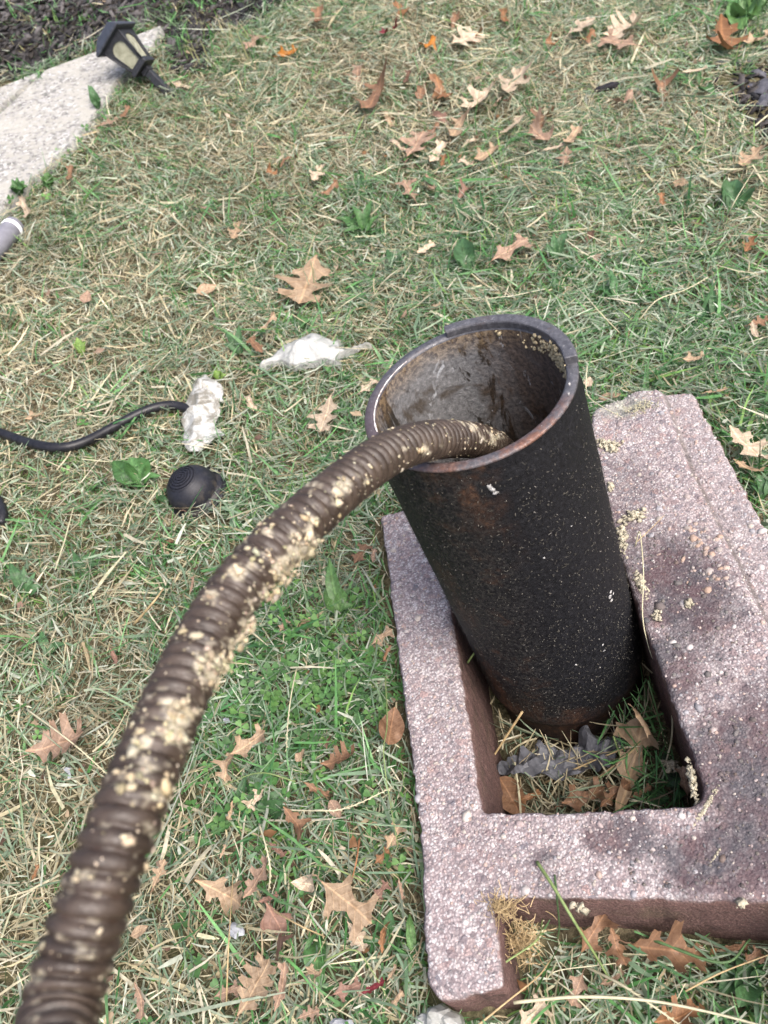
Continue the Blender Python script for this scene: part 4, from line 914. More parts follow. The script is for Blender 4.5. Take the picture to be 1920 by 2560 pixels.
LEAVES = [
 # upper lawn
 (840, 68, 44, 20, 'R', 'e', 'u', 'crimson red leaf, the only one of that colour on the upper lawn'),
 (922, 95, 40, 10, 'Y', 'e', 'w', 'bright orange leaf just right of the crimson leaf'),
 (984, 31, 46, 70, 'B', 's', 'r', 'brown rolled leaf standing on edge at the very top of the lawn'),
 (871, 24, 36, 150, 'O', 'b', 'w', 'orange brown leaf behind the crimson leaf at the top edge'),
 (1004, 84, 62, 25, 'P', 'a', 'f', 'pale tan leaf with an orange brown neighbour on the upper lawn'),
 (1026, 74, 32, 60, 'O', 's', 'r', 'narrow orange brown leaf tucked behind a pale tan leaf'),
 (1088, 38, 34, 100, 'O', 's', 'u', 'small folded orange brown leaf alone near the top centre'),
 (1350, 72, 100, 30, 'P', 'c', 'u', 'large pale tan oak leaf arching over another near the top edge'),
 (1256, 58, 70, 35, 'P', 'b', 'f', 'pale leaf left of the large arching pale tan leaf'),
 (1264, 84, 42, 20, 'O', 'd', 'w', 'orange brown leaf under the tip of a pale leaf near the top'),
 (1193, 95, 30, 160, 'O', 'e', 'u', 'small cupped orange leaf alone between two leaf groups'),
 (1336, 98, 80, 170, 'K', 'e', 'f', 'pinkish leaf lying half under the large arching pale tan leaf'),
 (772, 148, 52, 250, 'K', 's', 'r', 'pinkish brown leaf curled lengthwise, upper left of the big brown oak leaf'),
 (812, 218, 84, 60, 'B', 'e', 'u', 'big brown oak leaf with upturned lobes at the left of the leaf scatter'),
 (835, 245, 34, 300, 'T', 's', 'r', 'small curled tan leaf at the foot of the big brown oak leaf'),
 (910, 190, 58, 80, 'B', 's', 'r', 'dark brown leaf standing upright in the middle of the leaf scatter'),
 (878, 168, 34, 70, 'D', 's', 'u', 'short dark brown leaf behind an upright brown leaf'),
 (955, 203, 54, 130, 'O', 'd', 'w', 'crumpled orange brown leaf beside a green blade'),
 (1035, 224, 88, 35, 'P', 'a', 'u', 'largest pale cream oak leaf in the middle of the leaf scatter'),
 (1106, 184, 72, 50, 'P', 'd', 'u', 'pale cream leaf pointing up behind the largest cream oak leaf'),
 (1092, 217, 40, 200, 'D', 's', 'w', 'dark brown leaf in the shade under two cream leaves'),
 (945, 248, 58, 150, 'M', 's', 'r', 'mauve brown leaf rolled like an arch over the clippings'),
 (987, 281, 52, 60, 'T', 'e', 'u', 'tan leaf with lifted lobes under the largest cream oak leaf'),
 (1106, 273, 62, 40, 'P', 's', 'f', 'pale narrow leaf next to a green broad blade'),
 (1172, 254, 48, 50, 'B', 'd', 'r', 'brown twisted leaf right of the pale narrow leaf'),
 (898, 312, 68, 60, 'K', 'a', 'f', 'pinkish oak leaf lying flat at the lower left of the leaf scatter'),
 (930, 281, 40, 20, 'B', 'd', 'w', 'brown crumpled leaf above the flat pinkish oak leaf'),
 (852, 306, 40, 330, 'P', 's', 'r', 'pale leaf curled into a tube left of the flat pinkish oak leaf'),
 (941, 334, 56, 60, 'P', 's', 'u', 'slim pale leaf right of the flat pinkish oak leaf'),
 (956, 350, 30, 80, 'O', 's', 'u', 'small orange leaf beside a slim pale leaf'),
 (1050, 335, 58, 30, 'T', 'e', 'u', 'tan leaf with a folded orange back at the lower middle of the scatter'),
 (1008, 350, 36, 160, 'P', 'e', 'f', 'small whitish leaf under the tan leaf with an orange back'),
 (1022, 302, 44, 10, 'P', 's', 'r', 'pale curled sliver of leaf above a tan leaf with an orange back'),
 (1168, 297, 50, 140, 'K', 'e', 'u', 'pinkish leaf at the right of the leaf scatter, points upward left'),
 (1232, 299, 50, 50, 'T', 's', 'u', 'tan leaf folded along its middle at the right end of the scatter'),
 (1196, 318, 46, 15, 'P', 's', 'f', 'pale slim leaf between the pinkish and the folded tan leaf'),
 (1222, 338, 40, 260, 'K', 'b', 'f', 'pinkish leaf hanging down below the folded tan leaf'),
 (884, 412, 54, 120, 'K', 'e', 'f', 'faded pinkish leaf on dark clippings below the leaf scatter'),
 (931, 398, 36, 300, 'K', 's', 'u', 'slim pinkish leaf right of a faded pinkish leaf'),
 (1004, 408, 38, 40, 'M', 'd', 'r', 'mauve curled leaf in the grass above the pipe'),
 (1346, 216, 48, 20, 'K', 'e', 'w', 'pinkish leaf right below the charred wood chip'),
 (1430, 184, 56, 100, 'B', 'd', 'r', 'brown crumpled leaf beside green toothed weed leaves'),
 (1563, 88, 66, 290, 'O', 'd', 'u', 'orange brown leaf on dark stones below the bright green weeds'),
 (1638, 86, 70, 20, 'T', 'e', 'u', 'tan leaf at the right edge below the bright green weeds'),
 (1502, 152, 56, 10, 'P', 's', 'f', 'straw coloured leaf left of the bare soil patch'),
 (1618, 345, 66, 40, 'T', 'd', 'u', 'tan leaf pointing up near the right edge, below the bare soil'),
 (1470, 396, 34, 170, 'T', 'o', 'u', 'small smooth oval tan leaf on the right lawn'),
 (1430, 435, 32, 100, 'O', 's', 'u', 'small brown leaf below the smooth oval tan leaf'),
 (1276, 505, 44, 70, 'D', 's', 'r', 'dark brown folded leaf in the middle of the right lawn'),
 (1104, 545, 90, 30, 'K', 'e', 'f', 'broad faded tan leaf half under grass behind the pipe'),
 (918, 536, 44, 30, 'P', 's', 'f', 'pale slim leaf in green grass up from the pipe'),
 (1618, 532, 40, 60, 'O', 'd', 'u', 'brown leaf at the right edge over green clippings'),
 (622, 116, 48, 15, 'Y', 'e', 'u', 'orange and yellow leaf right of the garden lamp'),
 (686, 42, 34, 80, 'B', 's', 'u', 'brown leaf at the top edge of the mulch bed'),
 (545, 92, 44, 50, 'K', 'e', 'f', 'pinkish leaf at the rim of the mulch bed'),
 (622, 340, 44, 25, 'B', 's', 'r', 'brown folded leaf in dry grass, lawn left of the scatter'),
 (588, 372, 28, 150, 'O', 'e', 'u', 'tiny orange leaf below a brown folded leaf'),
 (684, 380, 42, 60, 'P', 'd', 'u', 'pale star shaped leaf in dry grass'),
 (712, 412, 50, 40, 'B', 's', 'w', 'two toned brown leaf below the pale star shaped leaf'),
 (234, 264, 48, 20, 'K', 'd', 'f', 'pinkish star shaped leaf at the edge of the concrete path'),
 (270, 246, 34, 60, 'B', 's', 'u', 'brown leaf behind the pinkish star shaped leaf by the path'),
 (388, 184, 44, 160, 'P', 'e', 'f', 'pale leaf at the foot of the garden lamp'),
 (150, 378, 34, 80, 'B', 's', 'u', 'brown leaf among small green weeds beside the path'),
 (57, 455, 44, 110, 'P', 's', 'u', 'pale forked leaf standing beside the grey cylinder'),
 (508, 502, 42, 70, 'T', 'd', 'u', 'tan leaf with an orange edge on the left lawn'),
 (344, 546, 30, 20, 'K', 's', 'f', 'small pinkish leaf sunk in dry grass, left lawn'),
 # middle
 (668, 614, 108, 250, 'T', 'a', 'f', 'large flat tan oak leaf lying beyond the white plastic bag'),
 (722, 588, 30, 50, 'P', 's', 'u', 'pale scrap of leaf at the tip of the large flat tan oak leaf'),
 (447, 626, 46, 25, 'T', 'o', 'f', 'tan oval leaf in dry grass left of the large flat oak leaf'),
 (576, 700, 56, 40, 'T', 's', 'w', 'two toned tan leaf up left of the thin white plastic bag'),
 (554, 748, 44, 130, 'B', 's', 'f', 'brown leaf at the left end of the thin white plastic bag'),
 (82, 897, 56, 25, 'T', 'e', 'u', 'tan leaf above the black hose near the left edge'),
 (796, 834, 46, 40, 'P', 'e', 'f', 'pale pointed leaf close to the left side of the pipe rim'),
 (708, 903, 82, 250, 'P', 'a', 'f', 'pale oak leaf with deep lobes left of the pipe rim'),
 (538, 862, 34, 290, 'P', 's', 'r', 'small pale curled leaf right of the soiled white plastic'),
 (186, 642, 30, 80, 'K', 'o', 'f', 'small pinkish oval leaf in the left lawn'),
 (1500, 774, 52, 10, 'T', 'e', 'u', 'tan leaf in green grass behind the concrete block'),
 (1271, 824, 22, 70, 'P', 'o', 'f', 'tiny pale leaf between pipe and grass behind the block'),
 (1640, 696, 50, 20, 'B', 'd', 'f', 'brown leaf at the right edge, level with the pipe rim'),
 (1630, 716, 34, 290, 'P', 's', 'u', 'pale folded leaf under a brown leaf at the right edge'),
 (1618, 975, 118, 320, 'P', 'd', 'u', 'large pale oak leaf right of the concrete block'),
 (1616, 1010, 70, 340, 'T', 's', 'u', 'tan leaf underneath the large pale oak leaf by the block'),
 (1548, 843, 50, 10, 'T', 's', 'f', 'slim tan leaf at the far corner of the concrete block'),
 (1318, 858, 52, 15, 'T', 'o', 'f', 'smooth tan leaf behind the far end of the block'),
 (778, 1197, 50, 60, 'B', 'e', 'f', 'brown leaf in the grass left of the block, under the cable'),
 (806, 1203, 30, 80, 'K', 's', 'u', 'small pinkish leaf touching the far left corner of the block'),
 # lower left
 (133, 1612, 128, 20, 'K', 'c', 'u', 'large pinkish tan oak leaf in the lower left grass, a grass stalk across it'),
 (247, 1418, 34, 290, 'M', 's', 'u', 'small mauve leaf in dry straw left of the cable'),
 (415, 1262, 36, 80, 'K', 's', 'f', 'small pinkish leaf fragment above the clump on the cable'),
 (545, 1612, 90, 35, 'T', 'e', 'u', 'tan oak leaf with pointed lobes, upper of a pair near the cable'),
 (496, 1650, 80, 250, 'T', 'd', 'r', 'curled tan leaf under the pointed leaf near the cable'),
 (553, 1724, 54, 230, 'P', 'e', 'u', 'pale leaf lying across a long green weed leaf'),
 (496, 1750, 44, 260, 'T', 's', 'u', 'slim tan leaf pointing down beside a long green weed leaf'),
 (741, 1650, 84, 20, 'B', 'c', 'u', 'brown oak leaf with many points left of the block'),
 (708, 1600, 36, 70, 'D', 's', 'r', 'dark brown curled tip behind the many pointed brown leaf'),
 (650, 1632, 34, 60, 'T', 'o', 'u', 'small tan leaf in clover left of the many pointed brown leaf'),
 (684, 1706, 60, 330, 'B', 's', 'u', 'brown leaf under a pale stalk below the many pointed leaf'),
 (724, 1748, 44, 300, 'K', 'o', 'f', 'pinkish leaf with a hole, between stalks left of the block'),
 (648, 1786, 80, 300, 'B', 'd', 'w', 'twisted brown leaf with a long stalk, middle of the lower grass'),
 (600, 1836, 48, 320, 'M', 's', 'f', 'mauve brown leaf under a seed head'),
 (665, 1338, 60, 15, 'T', 's', 'r', 'arched tan leaf in clover right of the cable'),
 (612, 1352, 30, 60, 'K', 'e', 'f', 'small pale pink leaf right of the cable above the clover'),
 (826, 1376, 56, 40, 'T', 'e', 'f', 'tan leaf touching the left side of the concrete block'),
 (836, 1412, 40, 250, 'B', 's', 'u', 'brown leaf squeezed against the left side of the block'),
 (848, 1576, 84, 80, 'B', 'o', 'u', 'long rusty brown leaf standing along the left side of the block'),
 (848, 1806, 60, 60, 'T', 'e', 'u', 'tan leaf with notched edge near the lower left side of the block'),
 (825, 1850, 44, 40, 'O', 'e', 'f', 'orange tan leaf below the notched tan leaf near the block'),
 (492, 1936, 112, 330, 'T', 'b', 'w', 'big tan oak leaf with a curved arm, lower middle'),
 (566, 1902, 104, 60, 'K', 'd', 'u', 'pinkish tan leaf pointing up beside the big curved oak leaf'),
 (580, 1940, 46, 20, 'M', 's', 'f', 'mauve leaf under the pinkish upward pointing leaf'),
 (758, 1955, 142, 320, 'T', 'm', 'f', 'biggest tan oak leaf, just left of the near end of the block'),
 (664, 1910, 50, 170, 'P', 'o', 'w', 'torn cream leaf above the biggest tan oak leaf'),
 (610, 2012, 112, 290, 'M', 'e', 'w', 'reddish brown two armed oak leaf in the lower grass'),
 (772, 2024, 76, 300, 'P', 'd', 'u', 'torn pale leaf below the biggest tan oak leaf'),
 (826, 2018, 76, 80, 'O', 's', 'r', 'orange brown curled leaf between the torn pale leaf and the block'),
 (822, 1924, 50, 50, 'M', 'e', 'f', 'mauve leaf above the near left corner of the block'),
 (866, 1922, 46, 280, 'K', 's', 'f', 'slim pinkish leaf touching the near left corner of the block'),
 (556, 2135, 142, 60, 'T', 'c', 'f', 'large flat tan oak leaf at the lower edge of the picture'),
 (617, 2136, 110, 80, 'K', 's', 'u', 'pinkish brown leaf right beside the large flat leaf at the lower edge'),
 (492, 2142, 60, 20, 'K', 'e', 'f', 'faded pink leaf left of the large flat leaf at the lower edge'),
 (752, 2138, 66, 20, 'M', 'e', 'f', 'rosy brown leaf right of a round green weed leaf'),
 (806, 2132, 58, 30, 'R', 's', 'f', 'dull red leaf left of the near end of the block'),
 (678, 2100, 40, 330, 'T', 'e', 'u', 'small tan leaf above the round green weed leaf'),
 (668, 2190, 50, 20, 'K', 'd', 'f', 'ragged pinkish leaf at the lower edge below the round weed leaf'),
 (846, 2100, 40, 60, 'T', 's', 'u', 'small tan crumpled leaf beside the dull red leaf'),
 (858, 2160, 50, 50, 'T', 's', 'w', 'slim tan leaf left of the near bottom corner of the block'),
 (73, 1884, 38, 60, 'O', 's', 'u', 'small orange leaf in dry straw left of the cable'),
 (344, 1888, 70, 70, 'T', 'd', 'f', 'tan leaf right of the cable with a broken edge'),
 (314, 2165, 84, 280, 'K', 's', 'u', 'long pinkish leaf pointing down right of the cable at the lower edge'),
 (300, 2010, 44, 30, 'T', 'o', 'f', 'faint tan leaf in hay right of the cable'),
 (480, 1838, 34, 70, 'T', 's', 'f', 'small tan scrap of leaf between cable and seed heads'),
 # lower right, beside the block
 (1450, 2058, 176, 350, 'B', 'd', 'r', 'large glossy brown oak leaf curling in front of the block'),
 (1284, 2020, 100, 60, 'B', 'e', 'u', 'brown upright leaf in the corner in front of the block'),
 (1334, 2050, 90, 290, 'B', 'd', 'w', 'brown leaf between the upright and the glossy curling leaf'),
 (1246, 2138, 76, 250, 'K', 'e', 'u', 'pinkish tan leaf in front of the block near the green stalks'),
 (1324, 2116, 60, 30, 'K', 's', 'u', 'pinkish leaf under the leaning green stem'),
 (1152, 2196, 84, 50, 'P', 'e', 'f', 'pale leaf at the lower edge in front of the near end of the block'),
 (1462, 2200, 100, 20, 'O', 'b', 'u', 'orange brown leaf at the lower edge in front of the block'),
 (1585, 2046, 62, 10, 'B', 's', 'f', 'brown leaf close under the overhanging wall of the block'),
 (1624, 2068, 46, 40, 'B', 'e', 'u', 'small brown leaf at the right edge in front of the block'),
]
for x, y, ln, ang, cc_, sh, cu, lab in LEAVES:
    tag(place_leaf(x, y, ln, ang, cc_, sh, cu), lab, 'leaf', 'fallen leaves on the lawn')
HOLE_LEAVES = [(1392, 1590, 245, 78, 'T', 'd', 't', .005, 'tall tan oak leaf leaning against the foot of the pipe inside the hole'),
 (1262, 1722, 100, 20, 'B', 'e', 'u', -.006, 'orange brown leaf against the near side of the hole'),
 (1326, 1716, 84, 40, 'B', 'd', 'w', -.002, 'folded brown leaf right of the orange brown leaf in the hole'),
 (1106, 1726, 100, 300, 'B', 'o', 'u', -.010, 'brown leaf in the near left corner of the hole'),
 (1140, 1722, 60, 20, 'O', 's', 'r', -.008, 'small curled brown leaf in the hole beside the corner leaf'),
 (1478, 1690, 66, 100, 'K', 'e', 'u', .008, 'pinkish leaf in the near right corner of the hole'),
 (1385, 1712, 52, 30, 'B', 's', 'u', -.004, 'small brown leaf over green weeds in the hole')]
for x, y, ln, ang, cc_, sh, cu, hz, lab in HOLE_LEAVES:
    o = place_leaf(x, y, ln, ang, cc_, sh, cu, hole=hz, tilt=.25); tag(o, lab, 'leaf', 'leaves in the hole of the block')
# the tall leaf stands up against the pipe: give it that slope
def stand_leaf(o, base, tip, nrm, wk=1.0):
    base, tip = np.array(base), np.array(tip); Y = tip - base; L = np.linalg.norm(Y); Y /= L; n_ = np.array(nrm, float); n_ -= Y * n_.dot(Y); n_ /= np.linalg.norm(n_); X = np.cross(Y, n_); mt = Matrix.Identity(4); c = (base + tip) / 2
    for i in range(3): mt[i][0] = X[i] * L * wk; mt[i][1] = Y[i] * L; mt[i][2] = n_[i] * L; mt[i][3] = c[i]
    o.matrix_world = mt
tall = [o for o in COL.objects if o.get('label', '').startswith('tall tan oak leaf')][0]
tb = at_z(1360 * K, 1705 * K, -.035); tt_ = at_depth(1404 * K, 1475 * K, 1)
dd_ = rays((1404 * K, 1480 * K))[0]; tt_ = CAM + dd_ * ((.058 - CAM[2]) / dd_[2])
stand_leaf(tall, tb, tt_, CAM - tb + np.array([-.1, .0, 0]), .62)

# shreds of leaf too small to tell apart
def litter():
    p, r = scatter(1900, 141, (200, 200)); ok = lawn_ok(p[:, 0], p[:, 1]); cx = [hit(x * K, y * K)[:2] for x, y in ((1000, 250), (650, 2000), (1300, 90), (760, 1800), (1400, 2100), (200, 1900))]
    w = np.max([np.exp(-np.hypot(p[:, 0] - a, p[:, 1] - b) ** 2 / .06) for a, b in cx], 0); ok &= r.random(len(p)) < .25 + .75 * w; p = p[ok]; n = len(p); k_ = 7; V = np.zeros((n, k_, 3)); rad = r.uniform(.002, .0075, n)
    ax = r.uniform(0, 6.28, n); nz = np.c_[r.normal(0, .5, (n, 2)), np.ones(n)]; nz /= np.linalg.norm(nz, axis=1)[:, None]; X = np.cross(nz, np.c_[np.cos(ax), np.sin(ax), np.zeros(n)]); X /= np.linalg.norm(X, axis=1)[:, None]; Y = np.cross(nz, X); c0 = np.c_[p, terr(p[:, 0], p[:, 1]) + r.uniform(.012, .026, n)]
    for i in range(k_):
        a = 2 * math.pi * i / k_; q = rad * r.uniform(.5, 1.4, n); V[:, i] = c0 + X * (q * math.cos(a))[:, None] + Y * (q * math.sin(a) * .6)[:, None] + nz * (q * r.normal(0, .2, n))[:, None]
    pal = np.array([LC[t] for t in 'TPBOKDM']); col = pal[r.integers(0, len(pal), n)] * r.uniform(.75, 1.15, (n, 1)); idx = np.arange(n)[:, None] * k_
    Q = np.vstack([np.hstack([idx, idx + a, idx + a + 1]) for a in range(1, k_ - 1)]); kind(fast_mesh('leaf_litter', V.reshape(-1, 3), Q, M_STRAW, np.repeat(col, k_, 0)), 'stuff')
litter()

# ------------------------------------------------------------------ green weeds: rosette things with leaf children
WM = {}
def weed_leaf(shape, seed):
    if (shape, seed) not in WM:
        ol = {'d': dandelion(seed), 'o': ovate(.24, .03), 'r': ovate(.40, .02), 'l': ovate(.13, .02), 's': ovate(.2, .12)}[shape]
        WM[(shape, seed)] = leaf_mesh('leaf', ol, *[(.9, -.5, .2, .7), (.5, -.8, -.3, .9), (1.2, -.3, .5, .6)][seed % 3], M_WEED, seed + 50, .09)
    return WM[(shape, seed)]
WC = [(.07, .175, .06), (.10, .215, .075), (.06, .145, .062), (.14, .25, .06)]
def weed(name, x, y, parts, label, lift=.012, colr=0):
    """parts: (angle in the picture, length in picture px, shape, rise)"""
    c = hit(x * K, y * K, lift); root = empty(name, c); nrm = tnormal(c[0], c[1])
    for i, (ang, ln, sh, rise) in enumerate(parts):
        ln = ln * .78; a = math.radians(ang); p = hit((x + math.cos(a) * ln) * K, (y - math.sin(a) * ln) * K, lift); Y = p - c; L = np.linalg.norm(Y); Y = Y / L + nrm * rise; Y /= np.linalg.norm(Y)
        n_ = nrm + np.array([random.gauss(0, .2), random.gauss(0, .2), 0]); n_ -= Y * n_.dot(Y); n_ /= np.linalg.norm(n_); X = np.cross(Y, n_); mt = Matrix.Identity(4)
        ctr = Y * L * .5 + nrm * (.004 + .002 * i)
        for q in range(3): mt[q][0] = X[q] * L; mt[q][1] = Y[q] * L; mt[q][2] = n_[q] * L; mt[q][3] = ctr[q]
        o = bpy.data.objects.new('leaf', weed_leaf(sh, (i + int(x)) % 6)); COL.objects.link(o); o.parent = root; o.matrix_local = mt
        k_ = random.uniform(.85, 1.15); o.color = (*[v_ * k_ for v_ in WC[colr % 4]], 1)
    tag(root, label, 'weed'); return root
weed('weed', 305, 1050, [(105, 58, 'r', .5), (150, 92, 'o', .3), (20, 62, 'o', .2), (200, 40, 'l', .3), (60, 44, 'l', .5)], 'broad leaved green weed between the black hose and the rubber dome')
weed('weed', 735, 1330, [(115, 70, 'r', .5), (75, 60, 'o', .6), (100, 130, 'l', .5), (20, 44, 'o', .3)], 'light green upright weed left of the block below the cable', colr=1)
weed('dandelion', 520, 1740, [(52, 150, 'd', .15), (72, 90, 'l', .2), (20, 60, 's', .2)], 'weed with one long toothed leaf in the lower grass, a pale leaf across it', colr=2)
weed('dandelion', 432, 1830, [(35, 110, 'd', .2), (58, 80, 'd', .2), (10, 50, 's', .2), (80, 40, 'l', .3)], 'weed with red ribbed toothed leaves close to the right of the cable')
weed('plantain', 588, 1762, [(62, 84, 'r', .2), (100, 60, 'r', .3), (30, 66, 'r', .2)], 'round leaved plantain right of the long toothed weed leaf', colr=2)
weed('plantain', 690, 2020, [(270, 150, 'o', .1), (295, 60, 'l', .3), (240, 60, 'l', .3)], 'weed with a round hanging green leaf at the lower edge')
weed('plantain', 895, 2060, [(95, 110, 'l', .2), (100, 70, 'l', .4), (265, 60, 'l', .2)], 'ribbon leaved green weed pressed along the left side of the block', colr=1)
weed('weed', 842, 2025, [(120, 60, 'o', .3), (80, 70, 'o', .3), (60, 40, 'l', .4)], 'dark green weed left of the near corner of the block', colr=2)
weed('dandelion', 1510, 195, [(160, 70, 'd', .3), (175, 50, 'd', .3), (330, 50, 's', .2), (20, 40, 's', .3), (90, 30, 'l', .5)], 'toothed green weed left of the bare soil patch')
weed('weed', 1596, 60, [(100, 60, 'o', .6), (60, 56, 'r', .5), (30, 60, 'o', .4), (140, 56, 'o', .5), (170, 60, 's', .3), (345, 46, 'r', .3), (200, 44, 'r', .3), (270, 34, 'r', .3), (80, 40, 'l', .8)], 'bright green bushy weed in the top right corner', colr=1)
weed('weed', 1640, 30, [(120, 50, 'r', .5), (90, 40, 'o', .6), (160, 46, 'o', .4), (30, 40, 'r', .4)], 'smaller bright green weed at the right edge of the top corner', colr=1)
weed('weed', 1574, 455, [(75, 50, 'o', .5), (40, 56, 'r', .3), (110, 30, 'l', .5)], 'single folded green weed leaf on the right lawn', colr=2)
weed('weed', 214, 240, [(110, 34, 'l', 1.2), (70, 24, 's', .9), (130, 22, 's', .8), (40, 20, 's', .7), (150, 20, 's', .9), (95, 26, 's', 1.4), (20, 18, 's', .5)], 'dark green prickly sprig at the edge of the concrete path', colr=2)
weed('weed', 50, 425, [(150, 30, 'r', .6), (110, 28, 'r', .9), (60, 30, 'r', .7), (20, 30, 'r', .5), (85, 30, 'o', 1.1), (180, 28, 'r', .4), (130, 22, 'o', .9), (40, 24, 'o', .8), (200, 22, 'r', .5), (320, 20, 'r', .3)], 'leafy green weed at the left edge beside the path')
weed('weed', 110, 405, [(140, 22, 'r', .6), (90, 22, 'r', .9), (30, 24, 'r', .5), (60, 20, 'o', .8), (170, 20, 'r', .5), (110, 16, 'o', .9)], 'low leafy weed between path and lawn, right of the leafy edge weed', colr=1)
weed('weed', 476, 826, [(70, 22, 'r', .7), (110, 22, 'r', .6), (20, 24, 'r', .4)], 'small bright green weed at the top of the soiled white plastic', colr=3)
weed('weed', 180, 770, [(100, 34, 'o', .7), (60, 30, 'l', .7), (140, 28, 'l', .6)], 'small yellow green weed in the dry left lawn', colr=3)
weed('weed', 652, 712, [(60, 30, 'o', .4), (20, 26, 'o', .3), (110, 24, 'l', .5)], 'small green weed behind the thin white plastic bag')
weed('weed', 1620, 2130, [(60, 70, 'r', .3), (110, 80, 'r', .3), (250, 80, 'r', .2), (200, 90, 'r', .2), (20, 50, 'o', .3)], 'broad dark green weed in the lower right corner', colr=2)
weed('weed', 1650, 1080, [(110, 60, 'o', .5), (140, 50, 'o', .3), (70, 50, 'l', .5)], 'dark green weed at the right edge beside the block', colr=2)
weed('dandelion', 955, 420, [(190, 90, 'd', .2), (160, 60, 'l', .4), (240, 40, 'l', .3)], 'long green weed leaf lying in grass above the pipe', colr=2)
weed('weed', 790, 505, [(160, 90, 'l', .3), (30, 60, 'l', .5), (70, 70, 'l', .6), (120, 60, 'l', .6), (200, 60, 'l', .3)], 'coarse bladed green weed clump in the middle lawn')
weed('weed', 1120, 2010 - 270, [(0, 1, 'l', .1)], 'x') if False else None
weed('weed', 520, 770, [(120, 60, 'l', .6), (80, 66, 'l', .6), (40, 50, 'l', .4), (160, 44, 'l', .4)], 'coarse bladed green weed left of the thin white plastic bag', colr=2)
weed('weed', 1200, 585 - 20, [(100, 50, 'l', .7), (60, 60, 'l', .6), (140, 40, 'l', .5)], 'coarse bladed green weed behind the pipe', colr=2)
weed('weed', 1010, 590, [(110, 60, 'o', .5), (60, 40, 'l', .6), (150, 40, 'l', .5)], 'oval leaved green weed behind the left side of the pipe rim', colr=2)
for x_, y_, pp, lab_ in [
    (575, 1545, [(40, 70, 'o', .2), (120, 60, 's', .2), (200, 56, 'o', .2), (300, 50, 's', .2)], 'ragged flat weed in the clover beside the cable'),
    (640, 1600, [(60, 80, 's', .2), (150, 60, 'o', .2), (250, 56, 'o', .1)], 'flat broad weed at the lower side of the clover patch'),
    (735, 1495, [(30, 60, 's', .3), (110, 70, 'o', .3), (210, 60, 's', .2)], 'toothed low weed in the clover near the block'),
    (690, 1410, [(80, 60, 's', .3), (150, 70, 'o', .2), (10, 60, 'o', .2)], 'low weed at the top of the clover patch'),
    (790, 1540, [(100, 70, 'l', .3), (60, 50, 's', .3), (250, 60, 'o', .2)], 'low weed pressed beside the left side of the block'),
    (700, 1860, [(60, 60, 's', .2), (140, 50, 'o', .2)], 'small ragged weed among seed heads left of the block'),
    (60, 1290, [(80, 70, 'l', .7), (110, 80, 'l', .6), (50, 70, 'l', .6), (20, 60, 'o', .3)], 'coarse green clump at the left edge below the hose'),
    (190, 1240, [(70, 60, 'o', .3), (120, 50, 'l', .5), (20, 50, 's', .3)], 'dark green weed in the grass left of the cable'),
    (110, 1420, [(60, 60, 'l', .4), (100, 60, 'l', .4), (30, 60, 'o', .3)], 'low green weed in straw at the far left'),
    (1000, 480, [(60, 50, 'l', .6), (120, 50, 'l', .5), (20, 50, 's', .3)], 'low coarse weed in the middle lawn above the pipe'),
    (1330, 650, [(40, 60, 'l', .4), (100, 50, 'l', .6), (160, 50, 'o', .3)], 'leafy clump in the green grass behind the block'),
    (1540, 690, [(40, 60, 'l', .4), (100, 60, 'l', .6), (200, 60, 's', .3)], 'leafy clump behind the block near the right edge'),
    (860, 590, [(60, 46, 'l', .6), (120, 46, 'l', .6), (20, 44, 's', .3)], 'low weed in the lawn left above the pipe rim'),
    (340, 1700 - 620, [(30, 50, 'o', .2), (330, 40, 's', .2)], 'low pale weed just left of the rubber dome')]:
    weed('weed', x_, y_, pp, lab_, .006, 2)
# greens inside the hole
def hole_weed():
    root = empty('weed', at_z(1440 * K, 1700 * K, -.05)); base = np.array(root.location)
    for i, (x, y, ln, ang, sh) in enumerate([(1430, 1690, 50, 60, 'd'), (1455, 1672, 60, 80, 's'), (1400, 1715, 46, 120, 's'), (1470, 1715, 44, 30, 's'), (1440, 1640, 60, 95, 'l'), (1380, 1726, 40, 20, 'r'), (1425, 1725, 44, 10, 'r'), (1460, 1690, 44, 200, 's')]):
        a = math.radians(ang); z = -.03 + .004 * i; p = at_z((x + math.cos(a) * ln / 2) * K, (y - math.sin(a) * ln / 2) * K, z); q = at_z((x - math.cos(a) * ln / 2) * K, (y + math.sin(a) * ln / 2) * K, z)
        Y = p - q; L = np.linalg.norm(Y); Y /= L; n_ = np.array([random.gauss(0, .35), random.gauss(0, .35), 1.]); n_ -= Y * n_.dot(Y); n_ /= np.linalg.norm(n_); X = np.cross(Y, n_); mt = Matrix.Identity(4); c = (p + q) / 2 - base
        for t in range(3): mt[t][0] = X[t] * L; mt[t][1] = Y[t] * L; mt[t][2] = n_[t] * L; mt[t][3] = c[t]
        o = bpy.data.objects.new('leaf', weed_leaf(sh, i % 6)); COL.objects.link(o); o.parent = root; o.matrix_local = mt; o.color = (*[v_ * random.uniform(.6, .9) for v_ in WC[2]], 1)
    tag(root, 'dark green weed growing in the right corner of the hole', 'weed')
hole_weed()

